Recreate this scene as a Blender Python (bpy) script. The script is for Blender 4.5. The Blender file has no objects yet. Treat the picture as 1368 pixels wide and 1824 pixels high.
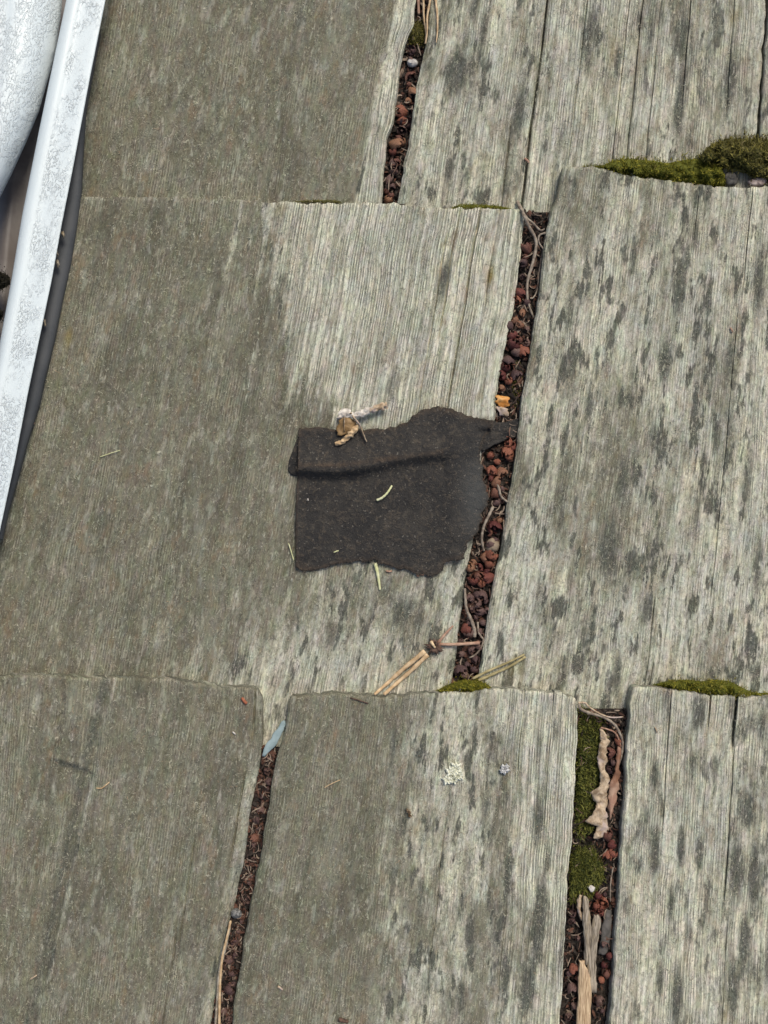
import bpy, math, random
import numpy as np
from mathutils import Vector, Matrix, Euler
random.seed(11)
RS = np.random.RandomState(7)
scene = bpy.context.scene
C = scene.collection

# ------------------------------------------------------------------ camera, sky, sun, exposure
D = 0.42                       # metres from the lens to the roof face
S = 0.00025                    # metres of roof per photo pixel
cam_d = bpy.data.cameras.new('camera'); cam = bpy.data.objects.new('camera', cam_d); C.objects.link(cam)
cam_d.sensor_fit = 'HORIZONTAL'; cam_d.sensor_width = 36.0; cam_d.lens = 36.0*D/(1368*S)
cam_d.clip_start = 0.01; cam_d.clip_end = 50
cam.location = (0, 0, D); cam.rotation_euler = (0, 0, 0)
scene.camera = cam

SUN_EL, SUN_AZ = math.radians(54), math.radians(28)      # azimuth clockwise from +Y
w = bpy.data.worlds.new("World"); scene.world = w; w.use_nodes = True
nt = w.node_tree
bg = nt.nodes['Background']; sky = nt.nodes.new('ShaderNodeTexSky'); sky.sky_type = 'NISHITA'; sky.sun_disc = False
sky.sun_elevation = SUN_EL; sky.sun_rotation = SUN_AZ; sky.air_density = 1.0; sky.dust_density = 4.0; sky.ozone_density = 1.0
nt.links.new(sky.outputs[0], bg.inputs[0]); bg.inputs[1].default_value = 0.10
sd = bpy.data.lights.new('sun', 'SUN'); so = bpy.data.objects.new('sun', sd); C.objects.link(so)
sd.energy = 2.0; sd.angle = math.radians(20); sd.color = (1.0, 0.945, 0.80)
dirv = Vector((math.sin(SUN_AZ)*math.cos(SUN_EL), math.cos(SUN_AZ)*math.cos(SUN_EL), math.sin(SUN_EL)))
so.rotation_euler = dirv.to_track_quat('Z', 'Y').to_euler(); so.location = dirv*3
scene.view_settings.view_transform = 'Standard'; scene.view_settings.look = 'None'
scene.view_settings.exposure = 0.30; scene.view_settings.gamma = 1.0

# ------------------------------------------------------------------ helpers
def at(px, py, z=0.0):
    k = S*(D - z)/D
    return ((px - 684)*k, -(py - 912)*k, z)

def hash2(ix, iy, seed):
    with np.errstate(over='ignore'):
        n = (ix.astype(np.int64)*374761393 + iy.astype(np.int64)*668265263 + seed*1442695041) & 0x7fffffff
        n = ((n ^ (n >> 13))*1274126177) & 0x7fffffff
        n = (n ^ (n >> 16)) & 0xffff
    return n/65535.0

def vnoise(x, y, seed=0):
    x = np.asarray(x, float); y = np.asarray(y, float)
    x, y = np.broadcast_arrays(x, y)
    ix = np.floor(x); iy = np.floor(y); fx = x-ix; fy = y-iy
    fx = fx*fx*(3-2*fx); fy = fy*fy*(3-2*fy)
    a = hash2(ix, iy, seed); b = hash2(ix+1, iy, seed); c = hash2(ix, iy+1, seed); d = hash2(ix+1, iy+1, seed)
    return (a*(1-fx)+b*fx)*(1-fy)+(c*(1-fx)+d*fx)*fy

def fbm(x, y, seed=0, oct=4):
    s = 0; a = 0.5; t = 0
    for o in range(oct):
        s = s + a*vnoise(np.asarray(x)*2**o, np.asarray(y)*2**o, seed+o*17); t += a; a *= 0.5
    return s/t          # 0..1

def sstep(a, b, x):
    t = np.clip((x-a)/(b-a), 0, 1); return t*t*(3-2*t)

def obj(name, verts, faces, mat, parent=None, smooth=True, attrs=None, auto=None):
    me = bpy.data.meshes.new(name)
    if isinstance(faces, np.ndarray):
        v = np.asarray(verts, np.float32)
        me.vertices.add(len(v)); me.vertices.foreach_set('co', v.ravel())
        nf, k = faces.shape
        me.loops.add(nf*k); me.loops.foreach_set('vertex_index', faces.ravel().astype(np.int32))
        me.polygons.add(nf); me.polygons.foreach_set('loop_start', np.arange(0, nf*k, k, dtype=np.int32))
        me.polygons.foreach_set('loop_total', np.full(nf, k, dtype=np.int32))
        me.update(calc_edges=True); me.validate()
    else:
        me.from_pydata([tuple(v) for v in verts], [], faces); me.update()
    if smooth: me.polygons.foreach_set('use_smooth', [True]*len(me.polygons))
    if attrs:
        for k_, (typ, data) in attrs.items():
            a = me.attributes.new(k_, typ, 'POINT')
            a.data.foreach_set('vector' if typ == 'FLOAT_VECTOR' else 'color' if typ == 'FLOAT_COLOR' else 'value', np.asarray(data, np.float32).ravel())
    if mat: me.materials.append(mat)
    o = bpy.data.objects.new(name, me); C.objects.link(o)
    if parent: o.parent = parent
    return o

def tag(o, label=None, cat=None, group=None, kind=None):
    if label: o['label'] = label
    if cat: o['category'] = cat
    if group: o['group'] = group
    if kind: o['kind'] = kind
    return o

def empty(name, loc=(0, 0, 0)):
    o = bpy.data.objects.new(name, None); C.objects.link(o); o.location = loc; o.empty_display_size = 0.01
    return o

# ------------------------------------------------------------------ node helper
class NT:
    def __init__(s, name, rough=0.85, spec=0.3):
        s.m = bpy.data.materials.new(name); s.m.use_nodes = True; s.t = s.m.node_tree
        s.b = s.t.nodes['Principled BSDF']; s.b.inputs['Roughness'].default_value = rough
        s.b.inputs['Specular IOR Level'].default_value = spec
    def n(s, typ, **kw):
        x = s.t.nodes.new(typ)
        for k, v in kw.items(): setattr(x, k, v)
        return x
    def put(s, inp, v):
        if isinstance(v, bpy.types.NodeSocket): s.t.links.new(v, inp)
        elif isinstance(v, (tuple, list)) and len(v) == 3 and inp.type == 'RGBA': inp.default_value = (*v, 1)
        else: inp.default_value = v
    def math(s, op, a, b=0.0, clamp=False):
        x = s.n('ShaderNodeMath', operation=op, use_clamp=clamp); s.put(x.inputs[0], a); s.put(x.inputs[1], b); return x.outputs[0]
    def attr(s, name, out='Fac'):
        x = s.n('ShaderNodeAttribute', attribute_name=name); return x.outputs[out]
    def scale(s, v, sc):
        x = s.n('ShaderNodeVectorMath', operation='MULTIPLY'); s.put(x.inputs[0], v); x.inputs[1].default_value = sc; return x.outputs[0]
    def add(s, v, sc):
        x = s.n('ShaderNodeVectorMath', operation='ADD'); s.put(x.inputs[0], v); s.put(x.inputs[1], sc); return x.outputs[0]
    def noise(s, v, scale=1.0, detail=2.0, rough=0.5, dist=0.0, out=0):
        x = s.n('ShaderNodeTexNoise'); s.put(x.inputs['Vector'], v); x.inputs['Scale'].default_value = scale
        x.inputs['Detail'].default_value = detail; x.inputs['Roughness'].default_value = rough; x.inputs['Distortion'].default_value = dist
        return x.outputs[out]
    def ramp(s, x, a, b, lo=0.0, hi=1.0):
        r = s.n('ShaderNodeMapRange', interpolation_type='SMOOTHSTEP'); s.put(r.inputs[0], x)
        r.inputs[1].default_value = a; r.inputs[2].default_value = b; r.inputs[3].default_value = lo; r.inputs[4].default_value = hi
        return r.outputs[0]
    def mix(s, f, a, b, mode='MIX'):
        x = s.n('ShaderNodeMix', data_type='RGBA', blend_type=mode); s.put(x.inputs[0], f); s.put(x.inputs[6], a); s.put(x.inputs[7], b); return x.outputs[2]
    def line(s, v, width):          # thin contour line of a noise around .5
        d = s.math('ABSOLUTE', s.math('SUBTRACT', v, 0.5)); return s.ramp(d, 0.0, width, 1.0, 0.0)
    def bump(s, h, dist, strength=1.0, prev=None):
        x = s.n('ShaderNodeBump'); x.inputs['Distance'].default_value = dist; x.inputs['Strength'].default_value = strength
        s.put(x.inputs['Height'], h)
        if prev is not None: s.put(x.inputs['Normal'], prev)
        return x.outputs[0]
    def done(s, col, normal=None, rough=None):
        s.put(s.b.inputs['Base Color'], col)
        if normal is not None: s.put(s.b.inputs['Normal'], normal)
        if rough is not None: s.put(s.b.inputs['Roughness'], rough)
        return s.m

# ------------------------------------------------------------------ weathered wood
def wood_material():
    g = NT('weathered_wood', 0.9, 0.15)
    gr = g.attr('grain', 'Vector')            # across / along the grain in mm, plus a per-shingle offset
    cover = g.attr('cover'); blotch = g.attr('blotch'); clean = g.attr('clean')
    # the grain wanders a little
    wob = g.noise(g.scale(gr, (0.03, 0.010, 1)), 1, 2, 0.5, 0, 1)
    wv = g.scale(g.add(wob, (-0.5, -0.5, -0.5)), (1.5, 0, 0))
    gw = g.add(gr, wv)
    sep = g.n('ShaderNodeSeparateXYZ'); g.put(sep.inputs[0], gw)
    ph = g.math('ADD', g.math('MULTIPLY', sep.outputs[0], 5.3), g.math('MULTIPLY', g.noise(g.scale(gw, (0.13, 0.005, 1)), 1, 1, 0.5), 16.0))
    lines = g.math('MULTIPLY', g.math('SINE', ph), 0.16)
    ridge = g.math('ADD', g.math('ADD', g.math('MULTIPLY', g.noise(g.scale(gw, (0.85, 0.022, 1)), 1, 1.0, 0.6), 0.75), 0.135), g.math('MULTIPLY', lines, g.ramp(g.noise(g.scale(gr, (0.09, 0.05, 3)), 1, 2, 0.5), 0.40, 0.58)))
    ridge2 = g.noise(g.scale(gw, (1.9, 0.10, 1)), 1, 2.0, 0.6)
    streak = g.noise(g.scale(gw, (0.36, 0.050, 1)), 1, 3, 0.6)
    mott = g.noise(g.scale(gw, (0.36, 0.13, 1)), 1, 5, 0.72, 0.35)
    hair = g.noise(g.scale(gw, (1.5, 0.28, 1)), 1, 3, 0.7, 0.5)
    big = g.noise(g.scale(gr, (0.045, 0.022, 1)), 1, 3, 0.55)
    patch = g.noise(g.scale(gw, (0.13, 0.040, 1)), 1, 4, 0.6, 0.3)
    fine = g.noise(g.scale(gr, (1.35, 0.85, 1)), 1, 3, 0.75, 0.8)
    curlN = g.noise(g.scale(gr, (0.62, 0.40, 1)), 1, 1.0, 0.5, 1.8)
    curlN2 = g.noise(g.add(g.scale(gr, (0.55, 0.36, 1)), (31.7, 5.1, 3.3)), 1, 1.0, 0.5, 2.4)
    curlM = g.ramp(g.noise(g.add(g.scale(gr, (0.55, 0.35, 1)), (7, 9, 1)), 1, 2, 0.6), 0.50, 0.60)
    curlM2 = g.ramp(g.noise(g.add(g.scale(gr, (0.55, 0.4, 1)), (17, 2, 5)), 1, 2, 0.6), 0.50, 0.60)
    curl = g.math('MULTIPLY', g.line(curlN, 0.060), curlM)
    curl2 = g.math('MULTIPLY', g.line(curlN2, 0.050), curlM2)
    # thin pale slivers along the grain
    slN = g.noise(g.scale(gw, (1.1, 0.20, 1)), 1, 2, 0.6)
    sliver = g.math('MULTIPLY', g.ramp(slN, 0.60, 0.68), g.ramp(g.noise(g.scale(gr, (0.2, 0.08, 1)), 1, 2, 0.6), 0.42, 0.60))
    # how much lichen film covers the wood
    c = g.math('ADD', cover, g.math('MULTIPLY', g.math('SUBTRACT', streak, 0.5), 0.8))
    c = g.math('ADD', c, g.math('MULTIPLY', g.math('SUBTRACT', mott, 0.5), 1.7))
    c = g.math('ADD', c, g.math('MULTIPLY', g.math('SUBTRACT', patch, 0.5), 1.0))
    c = g.math('ADD', c, g.math('MULTIPLY', g.math('SUBTRACT', hair, 0.5), 0.9))
    cm = g.ramp(c, 0.08, 0.92)
    # bare wood
    rg = g.ramp(ridge, 0.38, 0.58)
    rg = g.math('MULTIPLY', rg, g.ramp(ridge2, 0.34, 0.52, 0.45, 1.0))
    bare_hi = g.mix(g.ramp(patch, 0.35, 0.65), (0.80, 0.765, 0.60), (0.69, 0.645, 0.525))
    bare_hi = g.mix(g.ramp(big, 0.4, 0.62, 0, 0.7), bare_hi, (0.61, 0.60, 0.52))
    bare_lo = g.mix(g.ramp(mott, 0.4, 0.6), (0.14, 0.138, 0.108), (0.29, 0.28, 0.22))
    soft = g.math('MULTIPLY', g.ramp(hair, 0.36, 0.60, 0.15, 1.0), g.ramp(fine, 0.34, 0.56, 0.45, 1.0))
    rl = g.mix(clean, soft, g.math('ADD', g.math('MULTIPLY', rg, 0.72), g.math('MULTIPLY', soft, 0.30)))
    bare = g.mix(rl, bare_lo, bare_hi)
    # grey-olive film
    film = g.mix(g.ramp(big, 0.38, 0.62), (0.122, 0.113, 0.081), (0.142, 0.128, 0.095))
    film = g.mix(g.ramp(mott, 0.42, 0.68, 0, 0.7), film, (0.20, 0.193, 0.142))
    film = g.mix(g.ramp(g.noise(g.scale(gr, (0.2, 0.13, 1)), 1, 3, 0.6), 0.52, 0.7, 0, 0.55), film, (0.130, 0.108, 0.076))
    film = g.mix(g.ramp(fine, 0.50, 0.78, 0.0, 0.80), film, (0.36, 0.345, 0.25))
    film = g.mix(g.ramp(fine, 0.46, 0.26, 0.0, 0.80), film, (0.062, 0.058, 0.042))
    film = g.mix(g.ramp(hair, 0.56, 0.74, 0.0, 0.5), film, (0.33, 0.31, 0.235))
    film = g.mix(g.ramp(hair, 0.42, 0.26, 0.0, 0.45), film, (0.080, 0.075, 0.056))
    gl = g.math('MULTIPLY', g.ramp(g.math('SINE', ph), 0.1, 0.9), g.ramp(g.noise(g.add(g.scale(gr, (0.06, 0.03, 1)), (4, 4, 4)), 1, 3, 0.6), 0.44, 0.62))
    film = g.mix(g.math('MULTIPLY', g.math('MULTIPLY', gl, g.ramp(hair, 0.36, 0.56)), 0.72), film, (0.35, 0.33, 0.25))
    film = g.mix(g.ramp(g.noise(g.add(g.scale(gw, (0.07, 0.016, 1)), (14, 4, 4)), 1, 4, 0.6), 0.50, 0.66, 0, 0.50), film, (0.078, 0.073, 0.054))
    film = g.mix(g.ramp(g.noise(g.add(g.scale(gw, (0.08, 0.03, 1)), (24, 14, 4)), 1, 4, 0.65), 0.52, 0.68, 0, 0.45), film, (0.245, 0.235, 0.18))
    smudge = g.ramp(g.noise(g.add(g.scale(gw, (0.26, 0.085, 1)), (9, 1, 2)), 1, 3, 0.62), 0.57, 0.68, 0, 0.55)
    film = g.mix(smudge, film, (0.34, 0.33, 0.265))
    col = g.mix(cm, bare, film)
    spotN = g.noise(g.add(g.scale(gw, (0.21, 0.055, 1)), (2, 21, 7)), 1, 3, 0.62)
    spot = g.math('MULTIPLY', g.math('MULTIPLY', g.ramp(spotN, 0.50, 0.64), g.ramp(cover, 0.85, 0.50)), g.ramp(clean, 0.60, 0.95, 1.0, 0.12))
    # greenish and rusty tints
    tint = g.noise(g.add(g.scale(gr, (0.13, 0.06, 1)), (3, 40, 8)), 1, 4, 0.65)
    col = g.mix(g.ramp(tint, 0.56, 0.70, 0, 0.42), col, (0.235, 0.165, 0.100))
    col = g.mix(g.ramp(tint, 0.42, 0.28, 0, 0.35), col, (0.20, 0.215, 0.125))
    # dark grey spots, plus the shade painted along the groove
    bl = g.math('ADD', g.math('MAXIMUM', g.math('MULTIPLY', blotch, 1.35), g.math('MULTIPLY', spot, 0.98)), g.math('MULTIPLY', g.math('SUBTRACT', mott, 0.5), 1.2))
    bl = g.math('ADD', bl, g.math('MULTIPLY', g.math('SUBTRACT', hair, 0.5), 0.9))
    dark = g.mix(g.ramp(fine, 0.4, 0.65), (0.066, 0.067, 0.056), (0.142, 0.142, 0.117))
    col = g.mix(g.ramp(bl, 0.12, 0.92, 0, 0.94), col, dark)
    # pale slivers and curled fibres standing off the surface, dark ones too
    col = g.mix(g.math('MULTIPLY', sliver, g.ramp(cover, 0.5, 0.95, 0.65, 0.38)), col, (0.58, 0.56, 0.45))
    col = g.mix(g.math('MULTIPLY', curl2, 0.50), col, (0.085, 0.080, 0.060))
    col = g.mix(g.math('MULTIPLY', curl, 0.60), col, (0.60, 0.57, 0.44))
    # faint mixed hues of algae, lichen and bare fibre
    hue = g.noise(g.scale(gr, (0.30, 0.12, 1)), 1, 3, 0.7, 0.3, 1)
    hs = g.n('ShaderNodeVectorMath', operation='MULTIPLY_ADD'); g.put(hs.inputs[0], hue); hs.inputs[1].default_value = (0.34, 0.24, 0.42); hs.inputs[2].default_value = (0.818, 0.892, 0.80)
    col = g.mix(1.0, col, hs.outputs[0], 'MULTIPLY')
    # mustard lichen
    col = g.mix(g.attr('mustard'), col, g.mix(g.ramp(fine, 0.4, 0.6), (0.20, 0.145, 0.02), (0.27, 0.22, 0.08)))
    h = g.math('ADD', g.math('MULTIPLY', rg, g.math('ADD', 0.2, clean)), g.math('MULTIPLY', fine, 1.0))
    h = g.math('ADD', h, g.math('MULTIPLY', mott, 1.0)); h = g.math('ADD', h, g.math('MULTIPLY', hair, 0.7))
    h = g.math('ADD', h, g.math('MULTIPLY', curl, 0.7)); h = g.math('SUBTRACT', h, g.math('MULTIPLY', curl2, 0.4))
    return g.done(col, g.bump(h, 0.00034, 1.0))
M_WOOD = wood_material()

def fuzz_material():
    g = NT('surface_fibres', 0.85, 0.2); r = g.attr('rnd')
    col = g.mix(g.ramp(r, 0.0, 0.6), (0.20, 0.19, 0.13), (0.60, 0.57, 0.44)); col = g.mix(g.ramp(r, 0.72, 0.74), col, (0.085, 0.075, 0.055)); col = g.mix(g.ramp(r, 0.93, 0.94), col, (0.42, 0.30, 0.20))
    return g.done(col)
M_FUZZ = fuzz_material()
def gauss_list(px, py, lst, lean=-0.12):
    out = np.zeros_like(px)
    for (x, y, rx, ry, a) in lst:
        dx = (px - x) - lean*(py - y); dy = py - y
        out = np.maximum(out, a*np.exp(-((dx/rx)**2 + (dy/ry)**2)))
    return out

def interp(poly, y):
    ys = [p[1] for p in poly]; xs = [p[0] for p in poly]
    return np.interp(y, ys, xs)

def rmat(d):
    return d
FUZZ = []
def shingle(label, left, right, top, ybot, cover, zr, cracks=(), relief=None, seed=1, extra=None, edge=3.0, thick=0.0066,
            blotch=None, clean=None, mustard=None, fuzz=1.0, sideround=7.0, sidedrop=0.0011, wob=1.0, lean=-0.12):
    """left/right: [(x,y)..] edges, top: [(x,y)..] butt edge, ybot: where it ends below the course above.
       zr = (y0,z0,y1,z1): face height.  cracks: (x,y,y_from,y_to,width_px,depth)."""
    yt0 = min(p[1] for p in top)
    ymid = (yt0+ybot)/2
    wpx = float(interp(right, ymid)-interp(left, ymid))
    # crack centre as fraction across, kept along the grain
    cl = []
    for (x, y, ya, yb, wd, dp) in cracks:
        xl, xr = float(interp(left, y)), float(interp(right, y))
        cl.append(((x-xl)/(xr-xl), ya, yb, wd, dp))
    s = list(np.linspace(0, 1, int(wpx/3.2)))
    for (sc, *_r) in cl:
        wd = _r[2]
        for k in (-1.6, -1.0, -0.55, -0.25, 0, 0.25, 0.55, 1.0, 1.6): s.append(sc + k*wd/wpx)
    for k in (0.6, 1.6, 3.0, 5.0): s += [k/wpx, 1-k/wpx]
    s = np.unique(np.clip(np.array(s), 0, 1))
    keep = [0]
    for i in range(1, len(s)):
        if s[i]-s[keep[-1]] > 0.25/wpx: keep.append(i)
    s = s[keep]; s[-1] = 1.0
    nT = int((ybot-yt0)/4.5)
    t = np.linspace(0, 1, nT); t = np.unique(np.concatenate([t, np.array([0.6, 1.6, 3, 5])/(ybot-yt0)]))
    SS, TT = np.meshgrid(s, t, indexing='ij')
    # ragged butt edge
    xt = [p[0] for p in top]; yt = [p[1] for p in top]
    xl0 = float(interp(left, yt0)); xr0 = float(interp(right, yt0))
    xs_top = xl0 + (xr0-xl0)*s
    ytop = np.interp(xs_top, xt, yt) + (fbm(xs_top/16, 0*s+seed, seed, 3)-0.5)*edge*2.4 + (vnoise(xs_top/3.0, 0*s+seed, seed+5)-0.5)*edge*0.9
    # rounded corners
    dl = SS*wpx; dr = (1-SS)*wpx
    cr = 7.0
    ytop = ytop + np.where(s*wpx < cr, cr-np.sqrt(np.clip(cr**2-(cr-s*wpx)**2, 0, None)), 0) + np.where((1-s)*wpx < cr, cr-np.sqrt(np.clip(cr**2-(cr-(1-s)*wpx)**2, 0, None)), 0)
    PY = ytop[:, None] + (ybot-ytop)[:, None]*TT
    XL = interp(left, PY.ravel()).reshape(PY.shape) + (fbm(PY/22, 3.3+0*PY, seed+31, 3)-0.5)*edge*2.0
    XR = interp(right, PY.ravel()).reshape(PY.shape) + (fbm(PY/22, 7.3+0*PY, seed+57, 3)-0.5)*edge*2.0
    yy_ = np.linspace(yt0, ybot, 60)
    pl, pr = np.polyfit(yy_, interp(left, yy_), 1), np.polyfit(yy_, interp(right, yy_), 1)
    XL0, XR0 = np.polyval(pl, PY), np.polyval(pr, PY)
    W_ = (fbm(PY/90, SS*3, seed+77, 3)-0.5)*6*wob*np.clip(np.minimum(dl, dr)/30, 0, 1)
    PX = XL0 + (XR0-XL0)*SS + (XL-XL0)*np.exp(-(dl/28)) + (XR-XR0)*np.exp(-(dr/28)) + W_
    y0, z0, y1, z1 = zr
    Z = z0 + (z1-z0)*(PY-y0)/(y1-y0)
    Z = Z + (fbm(PX/130, PY/260, seed+3, 3)-0.5)*0.0016
    U = (SS*wpx)*0.25; V = (PY)*0.25
    Z = Z + (vnoise(U/3.1, V/75.0, seed+19)-0.5)*0.00028
    # edges worn round
    dt = (PY-ytop[:, None])
    sr = sideround
    for d_, r_, h_ in ((dl, min(sr, 8), 0.0011), (dr, sr, sidedrop), (dt, 6.0, 0.0009)):
        q = np.clip(1-d_/r_, 0, 1); Z = Z - h_*(q**2.2)
    crk = np.zeros_like(Z)
    for (sc, ya, yb, wd, dp) in cl:
        dpx = np.abs(SS-sc)*wpx
        env = sstep(ya-10, ya+25, PY)*(1-sstep(yb-60, yb+10, PY))
        if ya <= yt0+25: env = 1-sstep(yb-60, yb+10, PY)
        env = env*(0.72+0.5*(vnoise(PY/40, 0*PY+sc*91, seed)-0.2))
        Z = Z - dp*1.6*env*np.clip(1.15-(dpx/(wd*0.60))**2, 0, 1)
    if relief is not None: Z = Z + relief(PX, PY)
    cv = cover(PX, PY)
    bl = gauss_list(PX, PY, blotch, lean) if blotch else np.zeros_like(PX)
    cn = clean(PX, PY) if clean else (1-np.clip(cv*1.3, 0, 1))
    mu = gauss_list(PX, PY, mustard, lean) if mustard else np.zeros_like(PX)
    nS, nTt = SS.shape
    kk = S*(D-Z)/D
    top_v = np.stack([(PX-684)*kk, -(PY-912)*kk, Z], -1)
    G = np.stack([U + seed*50.0, V, np.full_like(U, seed*3.7)], -1)
    idx = np.arange(nS*nTt).reshape(nS, nTt)
    f = np.stack([idx[:-1, :-1], idx[:-1, 1:], idx[1:, 1:], idx[1:, :-1]], -1).reshape(-1, 4)
    verts = [top_v.reshape(-1, 3)]; faces = [f]; gs = [G.reshape(-1, 3)]
    cvs = [cv.ravel()]; bls = [bl.ravel()]; cns = [cn.ravel()]; mus = [mu.ravel()]
    # skirt down all four sides
    ring = np.concatenate([idx[:, 0], idx[-1, 1:], idx[::-1, -1][1:], idx[0, ::-1][1:-1]])
    rv = top_v.reshape(-1, 3)[ring]; rg_ = G.reshape(-1, 3)[ring].copy()
    cen = rv.mean(0)
    zb = (z0 + (z1-z0)*(PY-y0)/(y1-y0)).ravel()[ring] - thick
    prev = ring; base = len(top_v.reshape(-1, 3)); n = len(ring); L = 5
    for k in range(1, L+1):
        fr = k/L
        v = rv.copy(); v[:, 2] = rv[:, 2]*(1-fr)+zb*fr
        jit = (fbm(np.arange(n)/6.0, np.full(n, k*3.1), seed+200, 2)-0.5)*0.0006
        out = rv[:, :2]-cen[:2]; out /= np.linalg.norm(out, axis=1)[:, None]+1e-9
        v[:, 0] += out[:, 0]*jit; v[:, 1] += out[:, 1]*jit
        gk = rg_.copy(); gk[:, 0] += 1.4*k
        verts.append(v); gs.append(gk)
        cvs.append(np.clip(cv.ravel()[ring]*0.5+0.25, 0, 1)); bls.append(np.full(n, 0.25)); cns.append(np.full(n, 0.4)); mus.append(np.zeros(n))
        cur = base + np.arange(n); nx = np.roll(cur, -1); pn = np.roll(prev, -1)
        faces.append(np.stack([prev, pn, nx, cur], -1)); prev = cur; base += n
    # close below
    zc = zb.mean(); verts.append(np.array([[cen[0], cen[1], zc]])); gs.append(np.zeros((1, 3)))
    for a_ in (cvs, bls, cns, mus): a_.append(np.array([0.5]))
    V_ = np.concatenate(verts); F_ = np.concatenate(faces)
    tri = np.stack([prev, np.roll(prev, -1), np.full(n, len(V_)-1), np.full(n, len(V_)-1)], -1)
    me_faces = F_
    o = obj('wood_shingle', V_, me_faces, M_WOOD, attrs={
        'grain': ('FLOAT_VECTOR', np.concatenate(gs)), 'cover': ('FLOAT', np.concatenate(cvs)), 'blotch': ('FLOAT', np.concatenate(bls)),
        'clean': ('FLOAT', np.concatenate(cns)), 'mustard': ('FLOAT', np.concatenate(mus))})
    tag(o, label, 'shingle', 'weathered wood shingles')
    # short curled fibres and crumbs caught on the face, far too many to count
    sel = (PX > -10) & (PX < 1378) & (PY > -10) & (PY < 1834) & (dl > 6) & (dr > 6)
    cand = np.flatnonzero(sel.ravel())
    if len(cand):
        area = (min(1378, float(PX.max()))-max(-10, float(PX.min())))*(min(1834, float(PY.max()))-max(-10, float(PY.min())))
        nf = int(area/200.0*fuzz)
        wgt = np.clip(fbm(PX.ravel()[cand]/38, PY.ravel()[cand]/60, seed+300, 4)-0.40, 0.012, 1)**1.3; pick = RS.choice(cand, nf, p=wgt/wgt.sum()); fv, ff, fr = [], [], []
        tv_ = top_v.reshape(-1, 3)
        for q, i_ in enumerate(pick):
            p = tv_[i_]; a = RS.normal(math.pi/2-0.15, 0.85); L = (0.5+1.7*RS.rand()**1.6)*0.0010; wd = (0.035+0.055*RS.rand())*0.001
            bendk = RS.normal(0, 1.5); n_ = 5; b_ = len(fv); x_, y_ = p[0]+RS.normal(0, .0005), p[1]+RS.normal(0, .0005)
            rr_ = RS.rand(); hz = 0.00010+0.0003*RS.rand()
            for k in range(n_):
                f_ = k/(n_-1); w2 = wd*math.sin(math.pi*(0.12+0.8*f_))
                nx_, ny_ = -math.sin(a), math.cos(a); zz_ = p[2]+hz*(0.4+math.sin(math.pi*f_))
                fv += [(x_-nx_*w2, y_-ny_*w2, zz_), (x_+nx_*w2, y_+ny_*w2, zz_)]; fr += [rr_, rr_]
                x_ += math.cos(a)*L/(n_-1); y_ += math.sin(a)*L/(n_-1); a += bendk*0.45
            for k in range(n_-1): ff.append((b_+2*k, b_+2*k+1, b_+2*k+3, b_+2*k+2))
        fo = obj('fuzz', np.array(fv), np.array(ff), M_FUZZ, o, smooth=False, attrs={'rnd': ('FLOAT', fr)}); fo['kind'] = 'stuff'
    return o

ZT, ZB = 0.0033, -0.0033
# ---- course at the top of the picture
A_zr = (-560, ZT, 362, ZB)
a1_l = [(165, -80), (150, 0), (96, 352), (88, 420)]
a1_r = [(752, -80), (742, 0), (737, 40), (723, 80), (714, 112), (711, 150), (703, 190), (701, 215), (690, 250), (684, 290), (680, 365), (676, 420)]
def cov_a1(x, y):
    n = (fbm(x/60, y/140, 5, 4)-0.5)
    lim = 708 - (y)*0.205 + n*22
    return 0.95*(1-sstep(-6, 10, x-lim)) + 0.08 - 0.16*fbm(x/25, y/70, 8, 3)
shingle('greenish dark shingle beside the white metal strip, pale ridged band down its edge', a1_l, a1_r, [(150, -80), (800, -80)], 425, cov_a1, A_zr, seed=1, wob=0.6,
        clean=lambda x, y: sstep(-4, 12, x-(704-y*0.205)), lean=-0.2,
        relief=lambda x, y: -0.0022*np.exp(-((x-(205-y*0.40))/7)**2)*(1-sstep(60, 110, y)) - 0.0012*sstep(16, 0, x-(722-y*0.215))*0 )
a2_l = [(778, -80), (768, 0), (763, 50), (758, 85), (750, 120), (742, 160), (735, 205), (728, 260), (718, 300), (708, 365), (700, 430)]
a2_r = [(1372, -80), (1364, 0), (1359, 75), (1347, 250), (1340, 400)]
def cov_a2(x, y):
    return 0.30 + 0.55*(fbm(x/42, y/170, 21, 4)-0.5)*1.6 + 0.25*np.exp(-((x-935+0.1*y)/22)**2) + 0.18*sstep(200, 0, y)*sstep(900, 760, x)
bl_a2 = [(812, 130, 24, 42, 1.0), (800, 302, 9, 26, .8), (925, 200, 14, 70, .75), (1050, 60, 16, 70, .7), (1210, 190, 9, 55, .9), (1302, 140, 16, 60, .8),
         (1218, 60, 9, 45, .7), (860, 60, 10, 60, .6), (1100, 110, 8, 40, .6), (845, 20, 10, 40, .5), (1160, 60, 8, 60, .5), (1265, 90, 8, 60, .5), (1000, 250, 12, 40, .45), (900, 330, 9, 30, .5)]
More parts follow.
